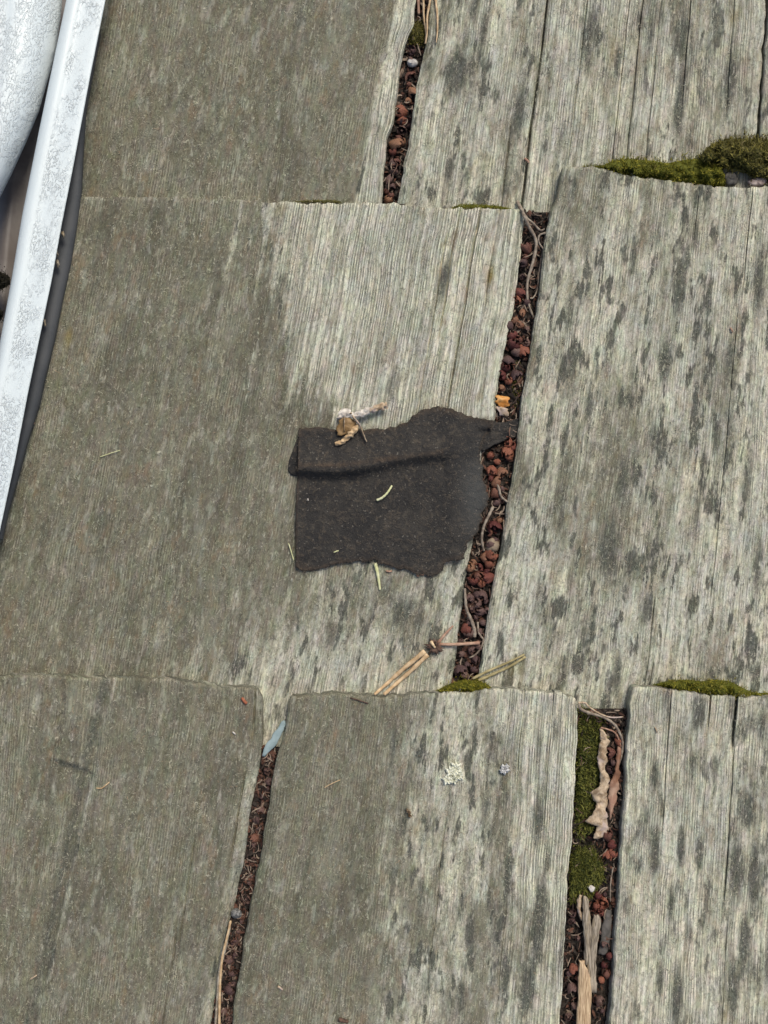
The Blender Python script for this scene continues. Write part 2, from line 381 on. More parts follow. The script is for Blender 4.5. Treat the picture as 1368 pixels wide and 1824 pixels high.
shingle('pale split shingle running up from the green moss cushions, with dark vertical cracks', a2_l, a2_r, [(700, -80), (1400, -80)], 425, cov_a2, A_zr,
        cracks=[(945, 240, -80, 460, 3.4, 0.0034), (1137, 80, -80, 330, 2.2, 0.0014), (1113, 80, -80, 330, 1.9, 0.0010), (893, 350, 210, 460, 2.6, 0.0012), (1225, 60, -80, 200, 2.0, 0.0008),
                (1165, 120, -80, 330, 2.0, 0.0008), (1305, 50, -80, 230, 2.0, .0008), (1040, 60, -80, 330, 1.8, .0006)],
        seed=2, blotch=bl_a2, mustard=[(1308, 30, 6, 16, .55), (1092, 90, 7, 24, .4), (818, 262, 5, 10, .25)], lean=-0.12,
        clean=lambda x, y: 0.45+0.5*fbm(x/30, y/200, 61, 2))
a3_l = [(1377, -80), (1369, 0), (1364, 75), (1352, 250), (1345, 400)]
shingle('sliver of grey shingle past the long black joint above the mossy cushion', a3_l, [(1640, -80), (1625, 420)], [(1300, -80), (1700, -80)], 425,
        lambda x, y: 0.35+0*x, A_zr, seed=3)

# ---- middle course
B_zr = (362, ZT, 1232, ZB)
b1_l = [(98, 352), (60, 500), (22, 700), (-20, 900), (-60, 1000), (-90, 1400)]
b1_r = [(936, 365), (934, 385), (930, 430), (921, 500), (913, 560), (903, 600), (893, 650), (885, 700), (881, 745), (872, 770), (858, 800), (853, 880), (845, 950), (835, 1000), (826, 1050), (818, 1120), (806, 1200), (797, 1250), (787, 1345)]
def cov_b1(x, y):
    n = (fbm(x/50, y/100, 15, 4)-0.5)
    yy = [350, 420, 520, 600, 660, 720, 770, 900, 1000, 1060, 1120, 1180, 1240]
    xx = [482, 484, 488, 500, 522, 562, 620, 650, 560, 500, 430, 395, 370]
    lim = np.interp(y.ravel(), yy, xx).reshape(y.shape)
    dark = 1-sstep(-75, 85, x-lim+n*150+(fbm((x+y*.18)/9, y/110, 16, 3)-0.5)*190)
    base = 0.12 + 0.30*sstep(960, 1020, y)*(1-sstep(1170, 1250, y)) + 0.22*sstep(760, 900, y)*(1-sstep(1080, 1190, y))*sstep(820, 700, x)
    low = 0.42*sstep(1130, 1215, y)*sstep(250, 420, x)
    pale = 0.25*np.exp(-((x-835)/45)**2)*sstep(800, 500, y)
    return np.clip(0.97*dark + base*(1-dark) - low*dark + 0.55*(n)*(1-dark) - pale*0.3, 0, 1.1) - 0.10*fbm(x/25, y/70, 18, 3)
shingle('largest shingle, dark towards the metal strip and pale by the gap, holding the torn felt', b1_l, b1_r,
        [(90, 351), (300, 350), (480, 360), (600, 362), (700, 362), (722, 366), (830, 371), (936, 371)], 1342, cov_b1, B_zr,
        cracks=[(815, 400, 362, 620, 2.6, 0.0016), (845, 450, 362, 760, 3.0, 0.0022), (880, 450, 362, 560, 2.2, 0.0010), (783, 520, 400, 760, 2.4, 0.0010), (700, 500, 380, 640, 1.8, .0005)],
        seed=4, blotch=[(790, 500, 8, 40, .8), (715, 1085, 22, 35, .7), (560, 560, 8, 60, .25), (590, 1120, 18, 35, .5), (640, 660, 8, 30, .35), (540, 400, 30, 12, .2), (700, 690, 14, 40, .5), (745, 1100, 10, 50, .5)],
        mustard=[(874, 490, 6, 16, .8), (122, 602, 6, 17, .6), (503, 372, 12, 10, .3), (850, 640, 4, 10, .3)], sideround=20, sidedrop=0.0030, lean=-0.18,
        clean=lambda x, y: np.clip(sstep(470, 560, x)*(1-sstep(720, 800, y)) + 0.5*sstep(1150, 1220, y) + 0.25, 0, 1))
b2_l = [(1003, 290), (1000, 310), (990, 350), (975, 400), (968, 450), (960, 520), (952, 580), (942, 640), (932, 700), (926, 745), (916, 820), (904, 900), (893, 970), (884, 1010), (872, 1080), (861, 1150), (851, 1215), (836, 1345)]
def cov_b2(x, y):
    n = (fbm(x/55, y/170, 35, 4)-0.5)
    return 0.33 + n*1.2 - 0.30*sstep(-6, 10, x-(1340-(y-340)*0.066)) + 0.35*np.exp(-((x-1010)/60)**2-((y-360)/90)**2) + 0.25*np.exp(-((x-1075)/60)**2-((y-930)/110)**2) - 0.15*np.exp(-((x-1250)/100)**2-((y-1080)/150)**2) - 0.28*np.exp(-((x-940-(1000-y)*0.1)/22)**2)
bl_b2 = [(1210, 500, 13, 60, .9), (1185, 640, 13, 45, .85), (1300, 640, 12, 60, .6), (1110, 850, 14, 45, .7), (1085, 980, 20, 60, .8), (1050, 720, 9, 45, .7), (1240, 930, 10, 60, .55), (1352, 500, 12, 70, .8),
         (1130, 450, 9, 45, .6), (1015, 560, 9, 60, .6), (1330, 850, 12, 60, .6), (1150, 1090, 12, 45, .6), (1000, 900, 9, 60, .5), (1275, 770, 9, 50, .6), (960, 1060, 10, 60, .5), (1350, 1000, 12, 60, .65),
         (1090, 600, 8, 40, .5), (1240, 420, 9, 40, .5), (1165, 780, 9, 40, .6), (1040, 1140, 12, 40, .5), (930, 1180, 10, 40, .5), (1250, 1180, 14, 40, .5), (980, 760, 8, 40, .4), (1100, 1200, 9, 50, .7)]
shingle('broad mottled grey shingle under the moss cushions, across the gap from the felt', b2_l, [(1650, 290), (1610, 1345)],
        [(960, 297), (1003, 297), (1060, 298), (1120, 311), (1200, 322), (1290, 334), (1368, 332), (1650, 334)], 1278, cov_b2, (330, ZT, 1232, ZB),
        cracks=[(1335, 380, 330, 520, 1.9, 0.0009), (1240, 380, 330, 430, 1.6, 0.0006), (1292, 800, 560, 1100, 1.6, 0.0005), (1152, 1180, 1060, 1278, 1.8, 0.0008), (1158, 1210, 1170, 1290, 2.4, .0014)],
        seed=5, blotch=bl_b2, sideround=8, lean=-0.07, mustard=[(912, 1190, 9, 22, .35), (927, 1196, 7, 24, .3)],
        clean=lambda x, y: 0.35+0.5*fbm(x/30, y/200, 63, 2))

# ---- course at the bottom of the picture
C_zr = (1232, ZT, 2100, ZB)
c1_r = [(466, 1225), (467, 1250), (469, 1300), (466, 1346), (456, 1400), (450, 1427), (441, 1480), (434, 1533), (420, 1603), (408, 1640), (401, 1670), (388, 1752), (375, 1822), (366, 1880)]
def rel_c1(x, y):
    gx = 196-(y-1215)*0.222
    d = x-gx
    g = -0.0030*np.exp(-(np.where(d > 0, d/5.0, d/24.0))**2)*sstep(1230, 1330, y)
    # chipped flake standing proud between the crack and the groove
    yl = 1350+(x-95)*0.32
    flake = 0.0016*sstep(3, -3, y-yl)*sstep(-4, 4, x-(112-(y-1215)*0.13))*sstep(6, -10, d)
    flake += 0.0013*np.exp(-((y-yl-0)/3.5)**2)*sstep(-6, 2, x-88)*sstep(4, -2, x-166)
    cr = -0.0022*np.exp(-((x-(116-(y-1215)*0.15+3*np.sin(y/9)))/2.6)**2)*(1-sstep(1330, 1350, y))
    return g+flake+cr
shingle('dark brownish shingle with a long soft groove and a chipped flake', [(-70, 1200), (-120, 1900)], c1_r,
        [(-60, 1203), (100, 1205), (200, 1207), (300, 1210), (370, 1222), (400, 1227), (420, 1222), (450, 1228), (466, 1236)], 1885,
        lambda x, y: 0.98-0.12*fbm(x/30, y/80, 48, 3)-0.38*np.exp(-((x-(204-(y-1215)*0.222))/4.5)**2)*fbm(x/8, y/40, 49, 2)*1.6-0.36*sstep(-24, -10, x-interp(c1_r, y.ravel()).reshape(y.shape))*sstep(1290, 1370, y), C_zr, seed=6, relief=rel_c1, blotch=[(186-(y-1215)*0.222, y, 12, 46, .56) for y in range(1240, 1900, 40)]+[(128-(y-1355)*0.1, 1361+(y-1355)*.6, 34, 5, .5) for y in (1355, 1362)], sideround=26, sidedrop=0.0040, lean=-0.2,  # blotches paint the groove's shade and darken the flake edge; pale rim alongside
        cracks=[(335, 1600, 1480, 1720, 2.2, .0008), (452, 1290, 1225, 1330, 3, .0014), (432, 1420, 1370, 1560, 3, .0016), (300, 1740, 1640, 1880, 2.0, .0007)], clean=lambda x, y: 0.1+0*x)
c2_l = [(516, 1230), (515, 1250), (508, 1300), (496, 1335), (490, 1363), (482, 1409), (471, 1473), (462, 1533), (451, 1586), (444, 1621), (435, 1674), (425, 1745), (414, 1815), (404, 1880)]
c2_r = [(1031, 1225), (1029, 1253), (1027, 1324), (1022, 1431), (1018, 1500), (1012, 1553), (1007, 1642), (1001, 1766), (997, 1824), (992, 1880)]
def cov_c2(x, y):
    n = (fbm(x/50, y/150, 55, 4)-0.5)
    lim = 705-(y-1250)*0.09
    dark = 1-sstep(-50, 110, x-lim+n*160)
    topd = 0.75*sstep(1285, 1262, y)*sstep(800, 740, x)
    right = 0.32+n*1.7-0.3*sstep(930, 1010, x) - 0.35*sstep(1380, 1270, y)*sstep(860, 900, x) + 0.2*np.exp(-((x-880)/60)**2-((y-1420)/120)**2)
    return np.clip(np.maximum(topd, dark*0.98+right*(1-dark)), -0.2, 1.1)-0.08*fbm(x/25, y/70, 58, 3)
bl_c2 = [(845, 1300, 12, 45, .35), (880, 1350, 8, 30, .5), (865, 1440, 12, 60, .6), (960, 1450, 12, 60, .7), (905, 1560, 10, 60, .7), (960, 1640, 14, 90, .9), (940, 1760, 16, 60, .9), (838, 1660, 9, 34, .9), (750, 1600, 10, 60, .5),
         (760, 1760, 14, 60, .5), (880, 1660, 10, 50, .6), (990, 1300, 8, 30, .5), (835, 1540, 10, 40, .5), (960, 1330, 8, 40, .5), (900, 1740, 10, 60, .7), (820, 1780, 10, 50, .6), (700, 1330, 8, 50, .6), (975, 1540, 8, 50, .6), (1000, 1700, 6, 60, .5)]
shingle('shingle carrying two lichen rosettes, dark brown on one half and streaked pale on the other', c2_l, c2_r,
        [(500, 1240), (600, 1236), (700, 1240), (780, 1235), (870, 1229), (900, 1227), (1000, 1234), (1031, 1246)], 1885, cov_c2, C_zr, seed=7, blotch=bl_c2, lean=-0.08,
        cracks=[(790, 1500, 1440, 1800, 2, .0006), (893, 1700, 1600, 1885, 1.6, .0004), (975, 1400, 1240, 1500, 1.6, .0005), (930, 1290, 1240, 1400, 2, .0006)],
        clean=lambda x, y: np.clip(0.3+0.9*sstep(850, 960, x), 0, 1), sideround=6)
c3_l = [(1127, 1215), (1124, 1235), (1121, 1253), (1116, 1324), (1112, 1413), (1107, 1484), (1101, 1571), (1096, 1651), (1091, 1731), (1084, 1824), (1080, 1880)]
bl_c3 = [(1245, 1268, 13, 32, .95), (1167, 1381, 10, 30, .75), (1213, 1508, 7, 38, 1.0), (1245, 1519, 8, 34, .9), (1167, 1520, 9, 50, .85), (1333, 1441, 13, 38, .95), (1195, 1611, 7, 38, .75), (1116, 1607, 9, 22, .6),
         (1176, 1745, 6, 36, .9), (1206, 1774, 10, 60, 1.0), (1312, 1551, 18, 75, .75), (1344, 1561, 12, 65, .95), (1326, 1685, 12, 65, .85), (1305, 1763, 12, 55, .8), (1356, 1290, 10, 30, .7), (1228, 1660, 8, 30, .6), (1290, 1330, 8, 30, .4), (1130, 1800, 8, 30, .5), (1370, 1720, 10, 50, .7)]
shingle('palest shingle with narrow charcoal spots, edged by a strip of moss', c3_l, [(1650, 1215), (1600, 1880)],
        [(1110, 1224), (1170, 1222), (1230, 1233), (1290, 1240), (1330, 1242), (1368, 1241), (1650, 1240)], 1885,
        lambda x, y: 0.13+(fbm(x/40, y/170, 75, 4)-0.5)*0.8+0.25*sstep(1300, 1360, x), C_zr, seed=8, blotch=bl_c3, lean=-0.04,
        cracks=[(1309, 1260, 1240, 1350, 4.2, .0032), (1303, 1420, 1330, 1620, 3.0, .0014), (1263, 1250, 1232, 1310, 3.0, .0016), (1254, 1440, 1380, 1500, 1.5, .0005), (1293, 1700, 1640, 1885, 1.8, .0006), (1190, 1300, 1230, 1500, 1.8, .0006)],
        clean=lambda x, y: 0.75+0*x, mustard=[(1292, 1810, 5, 22, .5), (1293, 1722, 4, 10, .25)], sideround=5)

# ------------------------------------------------------------------ simple materials
def plain(name, c1, c2, scale=600, rough=0.8, bump=0.0002, detail=3, spec=0.3, c3=None, objrand=0.0):
    g = NT(name, rough, spec)
    tc = g.n('ShaderNodeTexCoord').outputs['Object']
    n1 = g.noise(tc, scale, detail, 0.6, 0.4)
    col = g.mix(g.ramp(n1, 0.35, 0.65), c1, c2)
    if c3: col = g.mix(g.ramp(g.noise(tc, scale*0.35, 2, 0.6), 0.52, 0.66), col, c3)
    if objrand:
        oi = g.n('ShaderNodeObjectInfo').outputs['Random']
        hsv = g.n('ShaderNodeHueSaturation'); g.put(hsv.inputs['Color'], col)
        g.put(hsv.inputs['Value'], g.ramp(oi, 0, 1, 1-objrand, 1+objrand)); g.put(hsv.inputs['Hue'], g.ramp(oi, 0, 1, 0.49, 0.515))
        col = hsv.outputs[0]
    return g.done(col, g.bump(n1, bump))
M_ROOF = plain('roof_felt', (0.02, 0.018, 0.016), (0.05, 0.045, 0.04), 300)
M_SOIL = plain('dark_litter', (0.018, 0.013, 0.010), (0.075, 0.052, 0.038), 500, 0.95, 0.0006, 5, c3=(0.12, 0.085, 0.06))
def fibre(name, c1, c2, c3, rough=0.6):
    g = NT(name, rough, 0.35); tc = g.n('ShaderNodeTexCoord').outputs['Object']
    n1 = g.noise(g.scale(tc, (2600, 160, 900)), 1, 3, 0.6); n2 = g.noise(g.scale(tc, (500, 120, 300)), 1, 3, 0.6)
    col = g.mix(g.ramp(n1, 0.36, 0.62), c1, c2); col = g.mix(g.ramp(n2, 0.52, 0.68, 0, 0.8), col, c3)
    return g.done(col, g.bump(g.math('ADD', n1, n2), 0.0003))
def litter_material():
    g = NT('joint_litter', 0.75, 0.3); r = g.attr('rnd'); tc = g.n('ShaderNodeTexCoord').outputs['Object']
    n1 = g.noise(tc, 500, 4, 0.6)
    base = g.mix(g.ramp(n1, 0.35, 0.65), (0.012, 0.010, 0.008), (0.045, 0.033, 0.026))
    c1 = g.mix(g.ramp(r, 0.5, 0.75), (0.026, 0.019, 0.015), (0.105, 0.048, 0.032))
    c2 = g.mix(g.ramp(r, 0.86, 0.98), c1, (0.26, 0.20, 0.15))
    return g.done(g.mix(g.ramp(r, 0.0, 0.02), base, c2), g.bump(n1, 0.0004))
M_LITTER = litter_material()
M_HUSK = [plain('husk_red', (0.085, 0.018, 0.014), (0.215, 0.055, 0.040), 420, 0.6, 0.0002, 3, 0.4, (0.24, 0.11, 0.075), 0.45),
          plain('husk_brown', (0.075, 0.026, 0.018), (0.215, 0.078, 0.048), 420, 0.55, 0.0002, 3, 0.5, (0.36, 0.20, 0.12), 0.35),
          plain('husk_dusky', (0.050, 0.022, 0.021), (0.125, 0.060, 0.054), 420, 0.6, 0.0002, 3, 0.5, (0.2, 0.14, 0.12), 0.35),
          plain('husk_tan', (0.28, 0.20, 0.12), (0.45, 0.36, 0.22), 420, 0.6, 0.0002, 3, 0.4)]
M_FIBRE = fibre('tan_fibre', (0.28, 0.18, 0.10), (0.62, 0.47, 0.30), (0.42, 0.29, 0.19))
M_FIBREG = fibre('grey_fibre', (0.12, 0.095, 0.07), (0.42, 0.36, 0.28), (0.30, 0.24, 0.15))
M_TWIG = plain('grey_stem', (0.17, 0.13, 0.10), (0.33, 0.28, 0.22), 500, 0.7, 0.0001, 3)
M_NEEDLE = plain('tan_needle', (0.42, 0.28, 0.15), (0.60, 0.45, 0.28), 300, 0.5, 0.0001)
M_NEEDLE2 = plain('olive_needle', (0.24, 0.20, 0.09), (0.40, 0.34, 0.18), 300, 0.5, 0.0001)
M_PALE = plain('pale_seed', (0.55, 0.56, 0.28), (0.66, 0.66, 0.42), 300, 0.5, 0.0001)
M_LEAF = plain('dry_leaf', (0.26, 0.18, 0.11), (0.52, 0.41, 0.29), 420, 0.6, 0.0006, 6, c3=(0.44, 0.35, 0.31))
M_LEAF2 = plain('pinkish_leaf', (0.30, 0.17, 0.12), (0.42, 0.28, 0.20), 260, 0.6, 0.0003, 4, c3=(0.2, 0.1, 0.06))
M_ORANGE = plain('orange_scale', (0.50, 0.20, 0.04), (0.62, 0.34, 0.12), 300, 0.5, 0.0002)
M_WHITE = plain('white_scale', (0.42, 0.38, 0.34), (0.66, 0.62, 0.57), 400, 0.6, 0.0003)
M_AMBER = plain('amber_membrane', (0.14, 0.085, 0.035), (0.27, 0.17, 0.075), 400, 0.5, 0.0002)
M_DARKHUSK = plain('dark_tuft', (0.05, 0.03, 0.022), (0.12, 0.07, 0.05), 500, 0.7, 0.0002)
M_LICHEN = plain('green_white_lichen', (0.62, 0.63, 0.52), (0.80, 0.80, 0.69), 400, 0.9, 0.0004, 3)
M_LICHEN2 = plain('white_lichen', (0.50, 0.50, 0.50), (0.70, 0.70, 0.70), 700, 0.9, 0.0004, 3)
M_BLUE = plain('blue_grey_flake', (0.22, 0.29, 0.30), (0.29, 0.37, 0.385), 300, 0.5, 0.0001, c3=(0.20, 0.25, 0.25))
M_SPLINT = plain('grey_splinter', (0.20, 0.17, 0.13), (0.40, 0.35, 0.28), 400, 0.8, 0.0002)
def moss_material(name, a, b, c):
    g = NT(name, 0.75, 0.3)
    t = g.attr('tip'); r = g.attr('rnd')
    col = g.mix(g.ramp(r, 0.1, 0.8), a, b); col = g.mix(g.ramp(r, 0.82, 0.95, 0, 0.8), col, c)
    return g.done(col)
M_MOSS = moss_material('moss_green', (0.085, 0.092, 0.008), (0.275, 0.245, 0.026), (0.33, 0.25, 0.09))
M_MOSSD = moss_material('moss_deep', (0.042, 0.052, 0.010), (0.150, 0.152, 0.028), (0.17, 0.15, 0.06))
M_MOSSB = moss_material('moss_brown', (0.070, 0.066, 0.018), (0.235, 0.205, 0.045), (0.20, 0.16, 0.085))

def felt_material():
    g = NT('felt', 0.95, 0.12)
    tc = g.n('ShaderNodeTexCoord').outputs['Object']
    n1 = g.noise(tc, 1800, 3, 0.7); n2 = g.noise(tc, 90, 4, 0.6); n3 = g.noise(tc, 500, 3, 0.6, 0.5)
    sp = g.ramp(g.noise(tc, 900, 1, 0.5), 0.68, 0.74)
    col = g.mix(g.ramp(n2, 0.35, 0.65), (0.035, 0.034, 0.034), (0.050, 0.047, 0.044))
    col = g.mix(g.ramp(n3, 0.48, 0.7, 0, 0.8), col, (0.088, 0.074, 0.060))
    col = g.mix(g.ramp(n1, 0.5, 0.3, 0, 0.75), col, (0.018, 0.017, 0.016))
    col = g.mix(g.math('MULTIPLY', g.attr('rust'), g.ramp(n3, 0.3, 0.6, 0.4, 1.0)), col, (0.115, 0.080, 0.055))
    col = g.mix(g.math('MULTIPLY', g.attr('grey'), 0.6), col, (0.085, 0.09, 0.09))
    col = g.mix(g.math('MULTIPLY', sp, 0.55), col, (0.22, 0.20, 0.17))
    h = g.math('ADD', n1, g.math('MULTIPLY', n3, 1.6))
    col = g.mix(g.ramp(g.noise(tc, 160, 5, 0.7, 0.5), 0.55, 0.72, 0, 0.5), col, (0.105, 0.092, 0.074))
    return g.done(col, g.bump(h, 0.0006))
M_FELT = felt_material()

def metal_material():
    g = NT('white_painted_metal', 0.38, 0.5)
    tc = g.attr('grain', 'Vector')
    v1 = g.noise(g.scale(tc, (0.95, 0.55, 1)), 1, 1.5, 0.5, 0.5)
    ring = g.line(v1, 0.045)
    v2 = g.noise(g.scale(tc, (1.1, 0.7, 1)), 1, 2, 0.6, 1.0)
    mask = g.ramp(g.noise(g.scale(tc, (0.11, 0.07, 1)), 1, 3, 0.6), 0.34, 0.54)
    spots = g.attr('spots')
    inner = g.ramp(v1, 0.53, 0.60)
    col = g.mix(g.noise(tc, 0.03, 2), (0.62, 0.695, 0.73), (0.68, 0.745, 0.755))
    f1 = g.math('MULTIPLY', g.math('MULTIPLY', ring, mask), spots)
    f2 = g.math('MULTIPLY', g.math('MULTIPLY', inner, mask), spots)
    col = g.mix(g.math('MULTIPLY', f2, 0.27), col, (0.43, 0.46, 0.49))
    col = g.mix(g.math('MULTIPLY', f1, g.ramp(v2, 0.42, 0.6, 0.0, 0.62)), col, (0.22, 0.22, 0.21))
    vo = g.n('ShaderNodeTexVoronoi'); g.put(vo.inputs['Vector'], g.scale(g.add(tc, g.scale(g.noise(tc, 0.8, 1, .5, 0, 1), (0.8, 0.8, 0))), (0.50, 0.40, 1)))
    dr = g.math('MULTIPLY', g.ramp(vo.outputs['Distance'], 0.32, 0.22), g.ramp(g.noise(g.scale(tc, (0.15, 0.1, 1)), 1, 2, .5), 0.40, 0.55))
    rim = g.math('MULTIPLY', g.math('MULTIPLY', g.line(g.math('ADD', vo.outputs['Distance'], 0.23), 0.05), g.ramp(v2, .45, .55)), spots)
    col = g.mix(g.math('MULTIPLY', g.math('MULTIPLY', dr, spots), 0.35), col, (0.42, 0.46, 0.49)); col = g.mix(g.math('MULTIPLY', rim, 0.45), col, (0.22, 0.24, 0.25))
    sp = g.math('MULTIPLY', g.ramp(v2, 0.70, 0.76), spots)
    col = g.mix(g.math('MULTIPLY', sp, 0.7), col, (0.18, 0.18, 0.17))
    return g.done(col, g.bump(g.math('ADD', f2, f1), 0.00015))
M_METAL = metal_material()
M_DARKGREY = plain('dark_rubber', (0.050, 0.055, 0.062), (0.072, 0.076, 0.082), 60, 0.7, 0.0001, 4, 0.35)
M_GREYM = plain('dull_metal', (0.12, 0.105, 0.10), (0.20, 0.18, 0.17), 45, 0.45, 0.0001, 4, 0.5, c3=(0.11, 0.09, 0.08))

# ------------------------------------------------------------------ roof base and the litter lying in the joints
v = [at(-400, -400, -0.032), at(1800, -400, -0.032), at(1800, 2300, -0.032), at(-400, 2300, -0.032)]
tag(obj('roof', v, [(0, 3, 2, 1)], M_ROOF, smooth=False), 'dark roofing layer below the shingles', None, None, 'structure')

def zface(x, y):
    if y < 362: z0 = A_zr
    elif y < 1232: z0 = B_zr
    else: z0 = C_zr
    return z0[1]+(z0[3]-z0[1])*(y-z0[0])/(z0[2]-z0[0])
GAP_A = ([(y, float(interp(a1_r, y)), float(interp(a2_l, y))) for y in range(-60, 395, 12)])
GAP_B = ([(y, float(interp(b1_r, y)), float(interp(b2_l, y))) for y in range(378, 1255, 12)])
GAP_C = ([(y, float(interp(c1_r, y)), float(interp(c2_l, y))) for y in range(1330, 1870, 12)])
GAP_D = ([(y, float(interp(c2_r, y)), float(interp(c3_l, y))) for y in range(1262, 1870, 12)])
depth = {'A': 0.0050, 'B': 0.0056, 'C': 0.0060, 'D': 0.0060}
def floor_z(x, y, dep, seed=0):
    return zface(x, y)-dep+(float(fbm(x/9.0, y/9.0, seed+90, 3))-0.5)*0.0034
lv, lf, lc = [], [], []
for key, gap in (('A', GAP_A), ('B', GAP_B), ('C', GAP_C), ('D', GAP_D)):
    y0, y1 = gap[0][0], gap[-1][0]
    ny = int((y1-y0)/2.5); nx = 34
    base = len(lv)
    ys = np.linspace(y0, y1, ny)
    for yy in ys:
        xa = np.interp(yy, [g_[0] for g_ in gap], [g_[1] for g_ in gap])-14; xb = np.interp(yy, [g_[0] for g_ in gap], [g_[2] for g_ in gap])+14
        xs = np.linspace(xa, xb, nx)
        zz = zface(0, yy)-depth[key]+(fbm(xs/7.0, yy/7.0+0*xs, 90, 4)-0.5)*0.0042
        for x_, z_ in zip(xs, zz): lv.append(at(x_, yy, float(z_)))
    for i in range(ny-1):
        for j in range(nx-1):
            a = base+i*nx+j; lf.append((a, a+nx, a+nx+1, a+1))
# loose crumbs and shards, far too many and small to count
def shard(x, y, z, r):
    c = Vector(at(x, y, z)); q = Euler((random.uniform(-1, 1), random.uniform(-1, 1), random.uniform(0, 6.28))).to_matrix()
    l, w_, h_ = r*random.uniform(0.8, 1.8), r*random.uniform(0.35, 0.8), r*random.uniform(0.1, 0.4)
    b = len(lv)
    pts = [(-l, 0, 0), (-l*.2, -w_, h_*.3), (l*.7, -w_*.6, 0), (l, w_*.3, h_*.4), (0, w_, 0), (0, 0, h_)]
    for p in pts: lv.append(tuple(c+q@Vector(p)))
    for k in range(5): lf.append((b+k, b+(k+1) % 5, b+5))
    while len(lc) < b: lc.append(0.0)
    lc.extend([random.random()]*6)
for key, gap, dens in (('A', GAP_A, 500), ('B', GAP_B, 1500), ('C', GAP_C, 1600), ('D', GAP_D, 1500)):
    for k in range(dens):
        y = random.uniform(gap[0][0], gap[-1][0])
        xa = np.interp(y, [g_[0] for g_ in gap], [g_[1] for g_ in gap]); xb = np.interp(y, [g_[0] for g_ in gap], [g_[2] for g_ in gap])
        x = random.uniform(xa-2, xb+2)
        shard(x, y, zface(x, y)-depth[key]+random.uniform(-0.0004, 0.0016), S*random.choice([2, 2.5, 3.5, 5, 7]))
for key, gap, dens in (('A', GAP_A, 60), ('B', GAP_B, 260), ('C', GAP_C, 170), ('D', GAP_D, 200)):
    for k in range(dens):      # snapped fibres, threads and needle ends
        y = random.uniform(gap[0][0], gap[-1][0])
        xa = np.interp(y, [g_[0] for g_ in gap], [g_[1] for g_ in gap]); xb = np.interp(y, [g_[0] for g_ in gap], [g_[2] for g_ in gap])
        x = random.uniform(xa+2, xb-2); z = zface(x, y)-depth[key]+random.uniform(0.0012, 0.0034); aa = random.gauss(1.6, .8); L = random.uniform(6, 24); bd = random.gauss(0, .35)
        b = len(lv); wd = random.uniform(.5, 1.3); rr_ = random.choice([.55, .7, .9, .97, 1.0]); cx_, cy_ = x, y
        for q in range(5):
            w2 = wd*(1-abs(q-1.5)*.22); nx_, ny_ = -math.sin(aa)*w2, math.cos(aa)*w2
            lv.append(at(cx_+nx_, cy_+ny_, z)); lv.append(at(cx_-nx_, cy_-ny_, z+.0001))
            cx_ = min(max(cx_+math.cos(aa)*L/4, xa), xb); cy_ += math.sin(aa)*L/4; aa += bd; z += random.uniform(-.0002, .0003)
        lc.extend([rr_]*10)
        for q in range(4): lf.append((b+2*q, b+2*q+1, b+2*q+3, b+2*q+2))
litter = obj('leaf_litter', lv, lf, M_LITTER, smooth=False, attrs={'rnd': ('FLOAT', lc)})
tag(litter, 'dark crumbly litter packed down in the joints between shingles', 'litter', None, 'stuff')

# ------------------------------------------------------------------ bud husks
def husk_mesh(seed, n=11, opened=0.5):
    r = random.Random(seed); vs, fs = [], []
    def scale(ax, pitch, length, width, base):
        b = len(vs); nu, nv = 5, 4
        for i in range(nu):
            f = i/(nu-1)
            wd = width*math.sin(math.pi*min(0.97, 0.18+0.80*f))**0.8
            # profile bulges out, then closes back to the tip
            rad = base+length*(0.50*math.sin(0.25+f*math.pi*(0.84-0.22*pitch))*(0.62+0.5*pitch))
            h = length*(f*0.95-0.35)
            lf_ = r.uniform(-.08, .12)
            for j in range(nv):
                a = ax+(j/(nv-1)-0.5)*wd+(r.uniform(-.12, .12) if i == nu-1 else 0)
                rad += 0.03*lf_
                rr = rad*(1+r.uniform(-.10, .10))*(1-0.16*((j/(nv-1)-0.5)*2)**2)
                vs.append((rr*math.cos(a), rr*math.sin(a), h+r.uniform(-.02, .02)*length))
        for i in range(nu-1):
            for j in range(nv-1):
                a = b+i*nv+j; fs.append((a, a+1, a+nv+1, a+nv))
    for k in range(n):
        f = k/n
        scale(k*2.39996+r.uniform(-.25, .25), opened*(0.5+0.9*(1-f))+r.uniform(-.1, .15), 1.0*(0.72+0.5*f)*r.uniform(.85, 1.1), 1.7*r.uniform(.85, 1.15), 0.02+0.13*(1-f))
    # core
    b = len(vs); m, q = 8, 5
    for i in range(q+1):
        t = i/q*math.pi
        for j in range(m): vs.append((0.22*math.sin(t)*math.cos(j/m*6.283), 0.22*math.sin(t)*math.sin(j/m*6.283), -0.45*math.cos(t)+0.05))
    for i in range(q):
        for j in range(m):
            a = b+i*m+j; c = b+i*m+(j+1) % m; fs.append((a, c, c+m, a+m))
    me = bpy.data.meshes.new('bud_husk'); me.from_pydata(vs, [], fs); me.update()
    me.polygons.foreach_set('use_smooth', [True]*len(me.polygons)); me.materials.append(M_HUSK[0])
    return me
HM = [husk_mesh(s_, n_, o_) for s_, n_, o_ in ((1, 7, .55), (2, 9, .9), (3, 6, .35), (4, 10, 1.3), (5, 7, .75), (6, 8, 1.6))]
